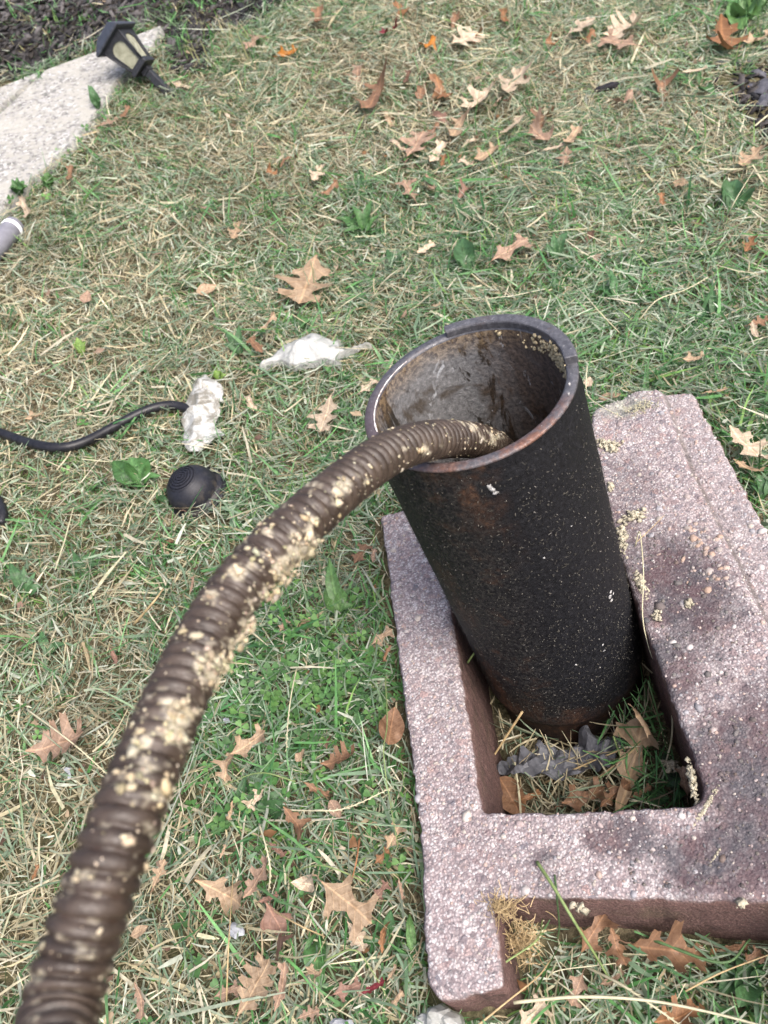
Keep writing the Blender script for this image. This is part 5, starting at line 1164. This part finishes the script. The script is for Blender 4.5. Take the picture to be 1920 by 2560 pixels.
# ------------------------------------------------------------------ grass stalks one can pick out
def stalk_col(name, rgb):
    k = NT(name); n = k.noise(120, 3); k.base(k.mix(k.mapr(n, .35, .65), tuple(v_ * .75 for v_ in rgb), rgb)).rough(.55, .3); return k.m
M_STK = {'g': stalk_col('green_stalk', (.17, .23, .085)), 'p': stalk_col('pale_stalk', (.46, .43, .29)), 's': stalk_col('straw_stalk', (.40, .30, .16)), 'd': stalk_col('dark_stalk', (.07, .13, .05)), 'r': stalk_col('russet_stalk', (.28, .13, .06))}
def stalk(pts, r, colk, label, seeds=0, group=None, zs=None):
    """pts: picture points (1659 px wide view) with a height above the lawn, or an absolute z when zs is set"""
    P = np.array([(at_z(x * K, y * K, h) if zs else (hit(x * K, y * K, h))) for x, y, h in pts]); C_ = catmull(P, 6)
    root = empty('grass_stalk', C_[0]); v_, f_ = tube(C_ - C_[0], np.linspace(r, r * .55, len(C_)), 6); mesh_obj('stem', v_, f_, M_STK[colk], root, True)
    if seeds:
        CC, NN, RR = [], [], []; n0 = int(len(C_) * (1 - seeds)); T_ = np.gradient(C_, axis=0); T_ /= np.linalg.norm(T_, axis=1)[:, None]; mb_ = MB()
        D_, _ = resample(C_[n0:], max(8, int(np.linalg.norm(np.diff(C_[n0:], axis=0), axis=1).sum() / .0032)))
        for i in range(len(D_) - 1):
            t = D_[i + 1] - D_[i]; t /= np.linalg.norm(t); s_ = np.cross(t, [random.gauss(0, .3), random.gauss(0, .3), 1]); s_ /= np.linalg.norm(s_); s_ *= (1 if i % 2 else -1); w_ = np.cross(t, s_)
            a_ = D_[i] - C_[0]; l_ = .0042; b_ = a_ + (t * .85 + s_ * .45) * l_; m_ = (a_ + b_) / 2
            mb_.add([a_, m_ + s_ * .0007, b_, m_ - s_ * .0007, m_ + w_ * .0007, m_ - w_ * .0007], [(0, 1, 4), (1, 2, 4), (2, 3, 4), (3, 0, 4), (1, 0, 5), (2, 1, 5), (3, 2, 5), (0, 3, 5)])
        kind(mb_.obj('seed_head', M_STK['p'], root), 'stuff')
    tag(root, label, 'grass stalk', group); return root
TZ = TOPZ + .002
stalk([(1160, 1862, TZ + .002), (1195, 1915, TZ + .012), (1240, 1990, TZ + .004), (1290, 2070, .075), (1318, 2118, .055)], .0015, 'g', 'thick green stem leaning over the front edge of the block', zs=True)
stalk([(1198, 1890, TZ + .002), (1203, 1940, TZ + .006), (1208, 2000, .06), (1204, 2030, .045)], .0009, 'd', 'short dark green stem hanging down the front wall of the block', zs=True)
stalk([(1110, 2166, .05), (1250, 2152, .052), (1400, 2160, .05), (1540, 2188, .05), (1670, 2222, .05)], .0014, 'p', 'long pale straw arching across the lower right corner')
stalk([(1020, 2225, .03), (1100, 2160, .055), (1160, 2110, .045), (1190, 2075, .03)], .0008, 's', 'thin tan stalk lying below the near end of the block')
stalk([(1480, 2140, .03), (1560, 2100, .04), (1670, 2060, .04)], .0008, 's', 'thin straw crossing the lower right grass near the edge')
stalk([(1275, 2185, .03), (1230, 2140, .05), (1195, 2100, .04), (1330, 2080, .035)], .0007, 'p', 'bent pale stalk in front of the block')
stalk([(1410, 2030, .03), (1560, 2100 - 20, .045), (1620, 2030, .04)], .0014, 'd', 'dark green blade rising toward the block wall at the right')
stalk([(1260, 2085, .02), (1340, 2125, .045), (1420, 2180, .045), (1470, 2215, .03)], .0011, 'p', 'pale seed stalk slanting down through the lower right grass', .6)
stalk([(1045, 2120, .03), (1090, 2080, .05), (1160, 2030, .05), (1172, 1985, .03)], .0010, 'g', 'green seeded stalk rising beside the root clump on the block', .5)
stalk([(1372, 1180, TZ + .0), (1382, 1150, TZ + .02), (1390, 1240, TZ + .012), (1388, 1330, TZ + .004), (1402, 1400, TZ - .02), (1428, 1470, .04), (1452, 1560, .0)], .0007, 'p', 'long thin pale stalk trailing from the block top into the hole', zs=True)
stalk([(1374, 1172, TZ + .004), (1402, 1146, TZ + .004), (1436, 1112, TZ + .002)], .0005, 's', 'thread thin straw lying on the block right of the pipe', zs=True)
stalk([(1268, 790, TZ + .02), (1268, 850, TZ + .01), (1300, 878, TZ + .006), (1345, 902, TZ + .003)], .0008, 'p', 'pale stalk draped over the far corner of the block by the pipe', zs=True)
stalk([(1400, 1470, .055), (1420, 1540, .03), (1436, 1600, .01), (1455, 1660, -.02)], .0010, 'd', 'dark green stalk standing in the right side of the hole', .5, zs=True)
stalk([(1450, 1505, .06), (1452, 1580, .02), (1440, 1640, .0), (1415, 1700, -.03)], .0011, 'p', 'pale bent stalk in the right side of the hole', zs=True)
stalk([(1178, 1690, -.02), (1290, 1640, .0), (1378, 1606, .015)], .0011, 's', 'straw lying against the foot of the pipe', zs=True)
stalk([(1265, 1700, -.02), (1330, 1652, .0), (1380, 1610, .01)], .0016, 's', 'thick split straw leaning over the grey film in the hole', zs=True)
stalk([(1130, 1535, .03), (1075, 1620, -.01), (1047, 1670, -.03), (1085, 1710, -.03), (1155, 1752, -.02)], .0014, 's', 'bent yellow straw in the left corner of the hole', zs=True)
stalk([(1325, 1590, .02), (1345, 1650, .0), (1365, 1712, -.03)], .0011, 'g', 'green blade standing in front of the tall tan leaf', zs=True)
stalk([(1010, 1432, .075), (1028, 1408, .09), (1034, 1425, .08)], .0012, 'g', 'green clipping caught on the left wall of the hole', zs=True)
stalk([(1002, 1310, TZ), (1018, 1350, .08), (1040, 1385, .06), (1048, 1430, .04)], .0008, 'g', 'thin green stalk between the pipe and the left side of the block', .4, zs=True)
for pts, r_, c_, lab, sd_ in [
    ([(640, 1440, .03), (628, 1500, .04), (622, 1560, .03), (618, 1625, .02)], .0008, 'p', 'pale seeded stalk hanging over the clover', .45),
    ([(55, 1530, .03), (130, 1585, .05), (180, 1625, .045), (240, 1680, .02)], .0010, 'p', 'pale stalk lying across the large pinkish leaf', .4),
    ([(610, 1750, .03), (680, 1750, .045), (750, 1745, .05), (850, 1700, .03)], .0009, 'p', 'pale seeded stalk reaching toward the left side of the block', .6),
    ([(832, 1452, .02), (836, 1560, .04), (828, 1640, .05), (860, 1830, .03)], .0008, 'g', 'long green stalk running beside the left side of the block', 0),
    ([(776, 1812, .03), (770, 1860, .04), (757, 1910, .03)], .0010, 'r', 'russet leaf stalk standing above the biggest tan oak leaf', 0),
    ([(580, 1960, .03), (640, 1995, .05), (700, 2022, .03)], .0008, 's', 'yellow stalk over the reddish two armed leaf', 0),
    ([(560, 1780, .03), (575, 1830, .045), (585, 1880, .04), (578, 1930, .02)], .0010, 'p', 'drooping seeded stalk in the lower middle grass', .7),
    ([(790, 1905, .03), (700, 1870, .04), (640, 1880, .03)], .0007, 'g', 'thin green stalk above the torn cream leaf', 0),
    ([(490, 2180, .02), (492, 2060, .05), (500, 1960, .04), (505, 1880, .02)], .0008, 's', 'long straw lying upright left of the lower tan leaves', 0),
    ([(700, 2075, .03), (760, 2050, .04), (800, 2090, .03), (850, 2180, .02)], .0008, 'g', 'seeded green stalk beside the rosy brown leaf', .4),
    ([(290, 1350, .03), (330, 1300, .06), (352, 1270, .05)], .0016, 's', 'broad dry straw left of the cable', 0),
    ([(640, 1690, .03), (560, 1610 + 60, .04), (470, 1700, .03)], .0008, 'g', 'thin stem crossing the long toothed weed leaf', 0),
    ([(1300, 395, .02), (1400, 372, .05), (1520, 335, .06), (1640, 275, .04)], .0009, 'g', 'long green stem arching across the right lawn', 0),
    ([(1098, 470, .02), (1180, 455, .05), (1280, 420, .05), (1390, 395, .03)], .0009, 'g', 'long pale green stem in the lawn behind the pipe', 0),
    ([(1340, 720, .02), (1300, 680, .06), (1265, 640, .06), (1235, 610, .02)], .0009, 'p', 'pale bent stem right behind the pipe', 0),
    ([(1380, 690, .03), (1420, 650, .05), (1480, 625, .05), (1530, 600, .03)], .0009, 'p', 'pale seeded stem in the green grass behind the block', .7),
    ([(1048, 640, .03), (1054, 655, .04), (1062, 672, .03)], .0012, 'p', 'short pale seed head just behind the pipe rim', .9),
    ([(960, 700, .03), (985, 706, .04), (1012, 726, .02)], .0010, 'p', 'pale seed head left of the raised pipe lip', .9),
    ([(1565, 480, .02), (1590, 430, .06), (1630, 365, .05)], .0009, 'p', 'pale straw beside the folded green weed leaf', 0),
    ([(1615, 370, .03), (1640, 372, .05), (1675, 368, .04)], .0011, 'p', 'thick straw at the right edge of the lawn', 0),
    ([(1455, 210, .02), (1490, 175, .06), (1502, 160, .05)], .0009, 'p', 'pale straw over the toothed weed by the bare soil', 0),
    ([(1090, 175 + 15, .03), (1120, 225, .05), (1105, 255, .02)], .0008, 'p', 'pale straw beside the pale narrow leaf', 0),
    ([(905, 258, .03), (950, 262, .05), (975, 280, .03)], .0012, 'p', 'bright straw across the mauve arched leaf', 0),
    ([(1012, 180 + 45, .03), (1010, 255, .05), (1014, 280, .03)], .0009, 'p', 'pale straw standing in front of the largest cream leaf', 0),
    ([(1120, 850 - 500, .03), (1125, 380, .05), (1150, 420, .03)], .0008, 's', 'thin dry stem in the lawn above the pipe', 0)]:
    stalk(pts, r_, c_, lab, sd_)

# ------------------------------------------------------------------ black rubber foot pedal (dome)
ped = empty('foot_pedal', PEDAL_AT + np.array([0, 0, .006])); tag(ped, 'black rubber dome with concentric rings on top, lying in the grass', 'foot pedal')
prof = [(.0405, 0), (.0412, .002), (.040, .0045), (.0355, .0055), (.0350, .008)]
prof += [(.0348 * math.cos(t) ** .85, .008 + .036 * math.sin(t)) for t in np.linspace(.04, 1.02, 14)]
rl = prof[-1][0]; zl = prof[-1][1]; ring_r = np.linspace(rl, .0018, 120); prof += [(r_, zl + .0052 * (1 - (r_ / rl) ** 2) + .0021 * (1 if (r_ / rl * 5.2) % 1 < .55 else 0)) for r_ in ring_r[1:]]; prof += [(.0003, prof[-1][1] - .0003)]
v_, f_ = lathe(prof, 56); v_ = [(x, y, z) for x, y, z in v_]; dome = mesh_obj('dome', v_, f_, M_PEDAL, ped, False); dome.data.polygons.foreach_set('use_smooth', [q < 20 * 56 for q in range(len(dome.data.polygons))])
v_, f_ = lathe([(.036, -.004), (.0445, -.004), (.045, -.001), (.0435, .0015), (.034, .002)], 56); mesh_obj('base_flange', v_, f_, M_RUBBER, ped, True)
dz = np.array([-.06, -.10, .99]); ped.scale = (1, 1, .86); ped.rotation_euler = Vector(dz).to_track_quat('Z', 'Y').to_euler()

# black hose: comes in from the left edge, dips, and ends under the soiled plastic; its other bend shows at the edge again
hp = [(1, 1310), (12, 1290), (-2, 1240), (-60, 1190), (-160, 1130), (-150, 1070), (-60, 1062), (0, 1080), (60, 1106), (120, 1124), (170, 1128), (215, 1117), (262, 1085), (300, 1057), (345, 1033), (395, 1014), (430, 1009), (462, 1018), (478, 1030)]
HP = np.array([hit(x, y, .020) for x, y in hp]); HP[9:13, 2] += .004; HP[13, 2] -= .002
HPs, _ = resample(catmull(smooth_path(HP, 1), 10), 170); v_, f_ = tube(HPs, .0069, 14); hose = mesh_obj('hose', v_, f_, M_RUBBER, None, True)
tag(hose, 'black rubber hose curving over the lawn from the left edge to the soiled white plastic', 'hose')

# ------------------------------------------------------------------ plastic scraps
def sheet(name, px, mat, dome, crumple, seed, sp=.004, lift=.012, edge=True, fold=None, seed_scale=.02, rnd=.004):
    H = hits(px, lift); c0 = H.mean(0); L = densify(round_poly([tuple(p[:2]) for p in H], rnd, 3), .003, .0011, True, seed); V, T = cdt_fill([L], sp, .3, seed)
    d = np.array([np.min(np.hypot(L[:, 0] - x, L[:, 1] - y)) for x, y in V]); dm = d.max() + 1e-6; t = d / dm
    def rid(s, sc): return np.abs(lattice_noise(V[:, 0] + .31 * V[:, 1], V[:, 1], sc, s) - .5) * 2
    rr_ = np.random.default_rng(seed + 5)
    def crease():
        out = 0
        for _ in range(7):
            a_ = rr_.uniform(0, 6.28); lam = rr_.uniform(.5, 1.6) * seed_scale * 1.5; q_ = (V[:, 0] * math.cos(a_) + V[:, 1] * math.sin(a_)) / lam + rr_.random() + .5 * lattice_noise(V[:, 0], V[:, 1], .02, seed + 9); out = out + np.abs(q_ - np.floor(q_) - .5) * lam / seed_scale
        return out / 2.2
    z = terr(V[:, 0], V[:, 1]) + lift + dome * np.sqrt(np.clip(1 - (1 - t) ** 2, 0, 1)) + crumple * (crease() - .5) * 1.3 * (.35 + t)
    if fold is not None: z = z + fold(V[:, 0], V[:, 1])
    v = [(x - c0[0], y - c0[1], zz - c0[2]) for (x, y), zz in zip(V, z)]
    nb = len(V); e = np.clip(t * 2.2, 0, 1); o = mesh_obj(name, v, [tuple(t_) for t_ in T], mat, None, False, np.repeat(e[:, None], 3, 1)); o.location = tuple(map(float, c0)); return o
def bag_fold(x, y):
    a = hit(492, 1078, 0); b = hit(548, 1050, 0); dx, dy = b[0] - a[0], b[1] - a[1]; l = math.hypot(dx, dy); s = ((x - a[0]) * dy - (y - a[1]) * dx) / l; return .007 * np.exp(-((s - .006) / .004) ** 2) - .007 * np.exp(-((s + .003) / .0025) ** 2)
o = sheet('plastic_bag', [(516, 937), (528, 950), (545, 958), (560, 972), (562, 985), (558, 1012), (552, 1030), (542, 1060), (540, 1070), (552, 1078), (565, 1088), (560, 1094), (544, 1092), (534, 1102), (522, 1116), (505, 1126), (490, 1132), (474, 1132), (463, 1120), (461, 1070), (458, 1046), (468, 1010), (480, 986), (494, 958), (498, 950), (510, 952)], M_BAG_D, .008, .0075, 61, .002, .019, fold=bag_fold, seed_scale=.040)
tag(o, 'soiled white crumpled plastic lying on the end of the black hose', 'plastic scrap')
o = sheet('plastic_bag', [(650, 930), (654, 914), (676, 902), (690, 892), (702, 880), (722, 868), (748, 855), (772, 844), (790, 841), (806, 843), (822, 854), (842, 862), (852, 856), (860, 868), (864, 878), (900, 869), (924, 864), (934, 868), (932, 876), (912, 878), (880, 888), (858, 898), (852, 905), (858, 918), (850, 924), (836, 918), (822, 918), (800, 922), (776, 926), (742, 930), (724, 928), (704, 916), (690, 918), (672, 928), (664, 932)], M_BAG, .012, .0075, 71, .002, .015, seed_scale=.032, rnd=.002)
tag(o, 'thin white plastic bag with a clear tail lying in the grass left of the pipe', 'plastic scrap')
o = sheet('plastic_bag', [(1040, 2545), (1068, 2530), (1090, 2515), (1108, 2508), (1122, 2520), (1150, 2532), (1168, 2560), (1160, 2590), (1040, 2590)], M_BAG_C, .006, .016, 81, .003, .012, rnd=.001, seed_scale=.014)
tag(o, 'clear crinkled plastic scrap below the near corner of the block', 'plastic scrap')
for px_list, lab, s_ in [([(573, 2318), (590, 2306), (610, 2318), (612, 2338), (590, 2350), (574, 2340)], 'little bluish white paper scrap under the big curved oak leaf', 91), ([(168, 1928), (176, 1910), (186, 1926), (180, 1946), (170, 1948)], 'small white paper scrap in straw left of the cable', 92), ([(824, 2555), (850, 2545), (880, 2550), (890, 2570), (830, 2570)], 'white paper scrap at the lower edge under the leaves', 93), ([(562, 1800), (572, 1795), (578, 1806), (566, 1812)], 'tiny white scrap at the right of the cable in the weeds', 94)]:
    o = sheet('paper_scrap', px_list, M_PAPER, .001, .005, s_, .003, .016, rnd=.0004, seed_scale=.008); tag(o, lab, 'paper scrap')
# grey film in the hole at the foot of the pipe
def film():
    px = [(1085, 1685), (1110, 1660), (1130, 1655), (1165, 1650), (1172, 1625), (1190, 1640), (1240, 1640), (1268, 1610), (1282, 1600), (1300, 1625), (1340, 1610), (1358, 1615), (1352, 1650), (1330, 1680), (1290, 1690), (1240, 1705), (1215, 1712), (1190, 1700), (1150, 1700), (1120, 1702), (1100, 1695)]
    W = np.array([at_z(x * K, y * K, -.035) for x, y in px]); L = densify([tuple(p[:2]) for p in W], .003, .0012, True, 95); V, T = cdt_fill([L], .0045, .3, 95)
    z = -.012 + (np.abs(lattice_noise(V[:, 0], V[:, 1], .016, 96) - .5) * 2) * .022 + (lattice_noise(V[:, 0], V[:, 1], .007, 97) - .5) * .010
    c0 = W.mean(0); o = mesh_obj('plastic_film', [(x - c0[0], y - c0[1], q_ - c0[2]) for (x, y), q_ in zip(V, z)], [tuple(t) for t in T], M_FILM, None, False); o.location = tuple(map(float, c0)); tag(o, 'torn grey plastic film at the foot of the pipe in the hole', 'plastic scrap')
film()

# ------------------------------------------------------------------ leaning garden lamp
def lamp():
    base = hit(446, 256, -.004); top_dir_depth = project(base)[2]
    t = at_depth(262, 70, float(top_dir_depth) - .045); ax = t - base; Lx = np.linalg.norm(ax); ax /= Lx
    root = empty('garden_lamp', base); tag(root, 'black plastic lantern garden lamp leaning to the left beside the path', 'garden lamp')
    view = CAM - base; xx = view - ax * view.dot(ax); xx /= np.linalg.norm(xx); a_ = math.radians(-112); yy = np.cross(ax, xx); X = xx * math.cos(a_) + yy * math.sin(a_); Y = np.cross(ax, X)
    mt = Matrix.Identity(4)
    for i in range(3): mt[i][0] = X[i]; mt[i][1] = Y[i]; mt[i][2] = ax[i]; mt[i][3] = base[i]
    root.matrix_world = mt; u = Lx / .235                                # scale so that the whole lamp spans from the ground to the cap
    S_ = lambda *p: tuple(q * u for q in p)
    m_ = MB(); m_.box(S_(0, 0, .045), S_(.0105, .0105, .055), None, .92); m_.obj('pole', M_LAMP, root, bevel=.0015)
    m_ = MB(); m_.box(S_(0, 0, .102), S_(.0125, .0125, .006), None, .9); m_.box(S_(0, 0, .028), S_(.0125, .0125, .004)); m_.obj('pole_collar', M_LAMP, root, bevel=.001)
    m_ = MB(); m_.box(S_(0, 0, .1135), S_(.0265, .0265, .0055)); m_.obj('base_tray', M_LAMP, root, bevel=.0015)
    zb, zt, wb, wt = .119 * u, .196 * u, .0225 * u, .0355 * u
    for s in range(4):
        R_ = Matrix.Rotation(s * math.pi / 2, 4, 'Z'); m_ = MB()
        def pt(fx, fz, off): w_ = wb + (wt - wb) * fz; return (fx * w_, -w_ - off, zb + (zt - zb) * fz)
        inn, out_ = [], []
        arch = [(-.70, .07), (-.70, .35), (-.70, .60)] + [(.70 * math.cos(t_), .62 + .24 * math.sin(t_)) for t_ in np.linspace(math.pi, 0, 11)] + [(.70, .60), (.70, .35), (.70, .07)]
        outer_ = [(-1, 0), (-1, .35), (-1, .60), (-1, .78), (-1, 1)] + [(q, 1) for q in np.linspace(-.9, .9, 7)] + [(1, 1), (1, .78), (1, .60), (1, .35), (1, 0)]
        n_ = len(arch); outer_ = outer_[:n_]
        while len(outer_) < n_: outer_.append((1, 0))
        V4 = [pt(*p, .0) for p in outer_] + [pt(*p, .0) for p in arch] + [pt(*p, -.0035 * u) for p in arch]
        F4 = [(i, i + 1, n_ + i + 1, n_ + i) for i in range(n_ - 1)] + [(n_ + i, n_ + i + 1, 2 * n_ + i + 1, 2 * n_ + i) for i in range(n_ - 1)] + [(0, n_, 2 * n_ - 1, n_ - 1), (n_, 2 * n_, 3 * n_ - 1, 2 * n_ - 1)]
        m_.add(V4, F4, R_); fr_ = m_.obj('lantern_side', M_LAMP, root)
        pm = MB(); pm.add([pt(-.78, .03, -.003 * u), pt(.78, .03, -.003 * u), pt(.78, .92, -.003 * u), pt(-.78, .92, -.003 * u)], [(0, 1, 2, 3)], R_); pm.obj('pane', M_PANE, fr_)
    m_ = MB()
    for sx in (-1, 1):
        for sy in (-1, 1):
            vv2, ff2 = tube([(sx * wb, sy * wb, zb), (sx * (wb + wt) / 2, sy * (wb + wt) / 2, (zb + zt) / 2), (sx * wt, sy * wt, zt)], .0021 * u, 6); m_.add(vv2, ff2)
    m_.obj('corner_post', M_LAMP, root, True)
    m_ = MB(); h = [(.040, .1955), (.0485, .1965), (.0490, .2005), (.0475, .2035), (.0285, .2250), (.0270, .2262)]; ring = []
    vv2 = []
    for w_, z_ in h:
        for sx, sy in ((-1, -1), (1, -1), (1, 1), (-1, 1)): vv2.append((sx * w_ * u, sy * w_ * u, z_ * u))
    ff2 = [(4 * j + i, 4 * j + (i + 1) % 4, 4 * (j + 1) + (i + 1) % 4, 4 * (j + 1) + i) for j in range(len(h) - 1) for i in range(4)] + [(3, 2, 1, 0), tuple(range(4 * len(h) - 4, 4 * len(h)))]
    m_.add(vv2, ff2); cap = m_.obj('cap', M_CAP, root, bevel=.0012)
    m_ = MB(); m_.box(S_(0, 0, .2266), S_(.0235, .0235, .0011)); m_.obj('solar_cell', M_CELL, cap)
lamp()

# grey cylinder with a white ring at the left edge
def grey_tube():
    a = hit(50, 577, .010); b = hit(-60, 705, .010); d = b - a; Lx = .16; d /= np.linalg.norm(d); r = .0185
    a = a + np.array([0, 0, r * .6]); root = empty('grey_cylinder', a); tag(root, 'grey plastic cylinder with a white ring lying in the grass at the left edge', 'plastic cylinder')
    nz = np.array([0, 0, 1.]); nz -= d * nz.dot(d); nz /= np.linalg.norm(nz); y = np.cross(nz, d); mt = Matrix.Identity(4)
    for i in range(3): mt[i][0] = y[i]; mt[i][1] = nz[i]; mt[i][2] = d[i]; mt[i][3] = a[i]
    root.matrix_world = mt
    v, f = lathe([(.0005, .0), (r * .86, .0005), (r * .95, .002), (r * .97, .0095)], 40); mesh_obj('end_cap', v, f, M_GREYP, root, True)
    v, f = lathe([(r * .96, .0095), (r * 1.0, .0098), (r * 1.02, .012), (r * 1.02, .0165), (r * .95, .017)], 40); mesh_obj('white_ring', v, f, M_WHITE, root, True)
    v, f = lathe([(r * .95, .017), (r * .97, .019), (r * .98, Lx), (r * .9, Lx + .003), (.0005, Lx + .003)], 40); mesh_obj('tube_body', v, f, M_GREYP, root, True)
    def patch(name, t0, t1, z0, z1, mat, rr):
        vv2 = [(rr * math.cos(t), rr * math.sin(t), z) for z in (z0, z1) for t in np.linspace(t0, t1, 14)]; mesh_obj(name, vv2, [(i + 1, i, 14 + i, 15 + i) for i in range(13)], mat, root, True)
    return patch
patch = grey_tube()
for s_ in (0,):
    patch('black_stripe', math.radians(150), math.radians(205), .040, .158, M_LAMP, .0185 * .98 + .0004)
    patch('printed_label', math.radians(163), math.radians(192), .044, .158, M_LABEL, .0185 * .98 + .0008)

# ------------------------------------------------------------------ small solid bits
def chunk(name, px, py, size, asp, hgt, ang, mat, label, cat, seed, lift=.018, group=None, z=None, sub=2):
    r = np.random.default_rng(seed); v0, f0 = ico(sub); a = math.radians(ang)
    c = hit(px * K, py * K, lift) if z is None else at_z(px * K, py * K, z); p = (hit((px + math.cos(a) * size / 2) * K, (py - math.sin(a) * size / 2) * K, lift) if z is None else at_z((px + math.cos(a) * size / 2) * K, (py - math.sin(a) * size / 2) * K, z)); Y = p - c; L = np.linalg.norm(Y); Y /= L; Z = np.array([0, 0, 1.]); Z -= Y * Z.dot(Y); Z /= np.linalg.norm(Z); X = np.cross(Y, Z)
    V = []
    for q in v0:
        q = q / np.abs(q).max() ** .55; k_ = 1 + .28 * mnoise.noise(Vector(q * 1.7 + seed)) + .12 * mnoise.noise(Vector(q * 4.3 + seed)); q = q * k_; V.append(X * q[0] * L * asp + Y * q[1] * L + Z * q[2] * L * hgt)
    o = mesh_obj(name, V, f0, mat, None, False); o.location = tuple(map(float, c)); tag(o, label, cat, group); return o
chunk('wood_chip', 1311, 187, 58, .30, .22, 14, M_CHAR, 'black charred wood chip lying on the upper right lawn', 'wood chip', 3, .024)
for i, (x, y, s_, a_, lab) in enumerate([(1560, 135, 28, 20, 'grey stone chip under the orange brown leaf at the top right'), (1608, 138, 44, 5, 'flat grey stone chip, largest in the bare soil patch'), (1640, 160, 34, 340, 'black stone chip below the largest flat chip'), (1648, 190, 40, 60, 'dark upright stone chip at the right edge of the soil patch'), (1622, 186, 20, 30, 'small dark stone chip left of the upright edge chip'), (1650, 218, 26, 60, 'dark stone chip lowest at the right edge of the soil'), (1652, 105, 20, 10, 'small black stone chip under the tan leaf at the right edge'), (1600, 100, 22, 40, 'black stone chip beside the orange leaf in the soil patch')]):
    chunk('stone_chip', x, y, s_, .5, .28, a_, M_SLATE, lab, 'stone chip', 20 + i, .010, 'dark stone chips in the bare soil')
chunk('wood_chip', 500, 1010 + 20, 1, .3, .2, 0, M_CHAR, 'x', 'x', 1) if False else None
# tan residue clumps lying on the block
def clump(px, py, w, hgt, ang, n, label, z=TOPZ, seed=0, r0=(.0007, .0026), mat=M_CRUMB, col=(.40, .37, .28)):
    r = np.random.default_rng(seed); c = at_z(px * K, py * K, z); a = math.radians(ang); p = at_z((px + math.cos(a) * w / 2) * K, (py - math.sin(a) * w / 2) * K, z); q = at_z((px - math.sin(a) * hgt / 2) * K, (py - math.cos(a) * hgt / 2) * K, z); A_, B_ = p - c, q - c
    s = r.normal(0, .5, n).clip(-1.1, 1.1); t = r.normal(0, .5, n).clip(-1.1, 1.1); C_ = s[:, None] * A_ + t[:, None] * B_; rr_ = r.uniform(*r0, n); C_[:, 2] += rr_ * .3 + .0035 * np.exp(-(s * s + t * t) * 1.5) * r.random(n) * (r0[1] > .0015)
    o = lumps('residue_clump', C_, rr_, np.tile([0, 0, 1.], (n, 1)) + r.normal(0, .2, (n, 3)), np.clip(np.array(col) * r.uniform(.75, 1.15, (n, 1)), 0, .8), mat, None, .75, ICO1, .85, seed); o.location = tuple(map(float, c)); tag(o, label, 'residue clump', 'tan residue on the block'); return o
clump(1322, 965, 46, 22, 5, 90, 'tan crumbly clump on the block right of the pipe, farthest one', seed=1)
clump(1299, 956, 18, 30, 80, 30, 'small tan clump touching the pipe beside the farthest clump', seed=2)
clump(1370, 1115, 42, 20, 10, 80, 'tan crumbly clump lying free on the block, middle of the right flange', seed=3)
clump(1345, 1165, 16, 70, 5, 80, 'long tan clump running along the right side of the pipe', seed=4)
clump(1320, 1050, 10, 22, 0, 24, 'small tan clump beside the pipe above the long clump', seed=5)
clump(1385, 1265, 22, 56, 25, 90, 'tan clump at the edge of the hole right of the pipe', seed=6)
clump(1490, 1304, 20, 16, 0, 26, 'single small pale clump on the dark stain of the block', seed=7)
clump(1421, 1330, 18, 20, 0, 22, 'small pale crumb below the clump at the edge of the hole', seed=8)
clump(1496, 1690, 14, 100, 12, 130, 'tan smear clinging to the near right corner of the hole', z=TOPZ - .01, seed=9, r0=(.0007, .0018))
clump(1520, 1750, 120, 9, 58, 170, 'long pale smear slanting across the block at the hole corner', z=TOPZ - .001, seed=10, r0=(.0004, .0011))
clump(1545, 1850, 50, 5, 55, 40, 'short pale scratch of residue in the dark stain, lower right', z=TOPZ - .001, seed=11, r0=(.0003, .0008))
clump(1448, 1655, 34, 24, 0, 60, 'tan clump on the weeds inside the hole', z=.0, seed=12)
clump(1380, 880, 90, 26, 12, 220, 'greenish tan crust on the far end of the block', z=TOPZ - .001, seed=13, r0=(.0004, .0010), col=(.42, .40, .28))
clump(1250, 1962, 26, 14, 340, 12, 'two pale crumbs on the front edge of the block', seed=14)
clump(1600, 1955, 22, 16, 0, 14, 'pale crumb on the front edge of the block near the right edge', seed=15)
# dried root clumps hanging on the inner corner of the near end
def root_clump(px, py, w, hgt, z0, label, seed, n=150, dark=1.0):
    r = np.random.default_rng(seed); mb_ = MB(); c = at_z(px * K, py * K, z0)
    for _ in range(n):
        p = at_z((px + r.normal(0, w * .3)) * K, (py + r.normal(0, hgt * .3)) * K, z0 + r.normal(0, .004)) - c; d = r.normal(0, 1, 3); d /= np.linalg.norm(d); l = r.uniform(.005, .013); b = np.cross(d, r.normal(size=3)); b /= np.linalg.norm(b); P = [p, p + d * l * .35 + b * l * .12, p + d * l * .7 + b * l * .3, p + d * l + b * l * .62]
        v2, f2 = tube(np.array(P), .00028, 3, False); mb_.add(v2, f2)
    o = mb_.obj('root_clump', M_STK['s'], None); o.location = tuple(map(float, c)); tag(o, label, 'root clump'); return o
root_clump(1085, 1960, 54, 40, TOPZ - .001, 'tuft of dry rootlets on the inner corner of the block end', 1, 170)
root_clump(1128, 2032, 60, 66, .075, 'larger dry root clump hanging below the inner corner of the block end', 2, 260)
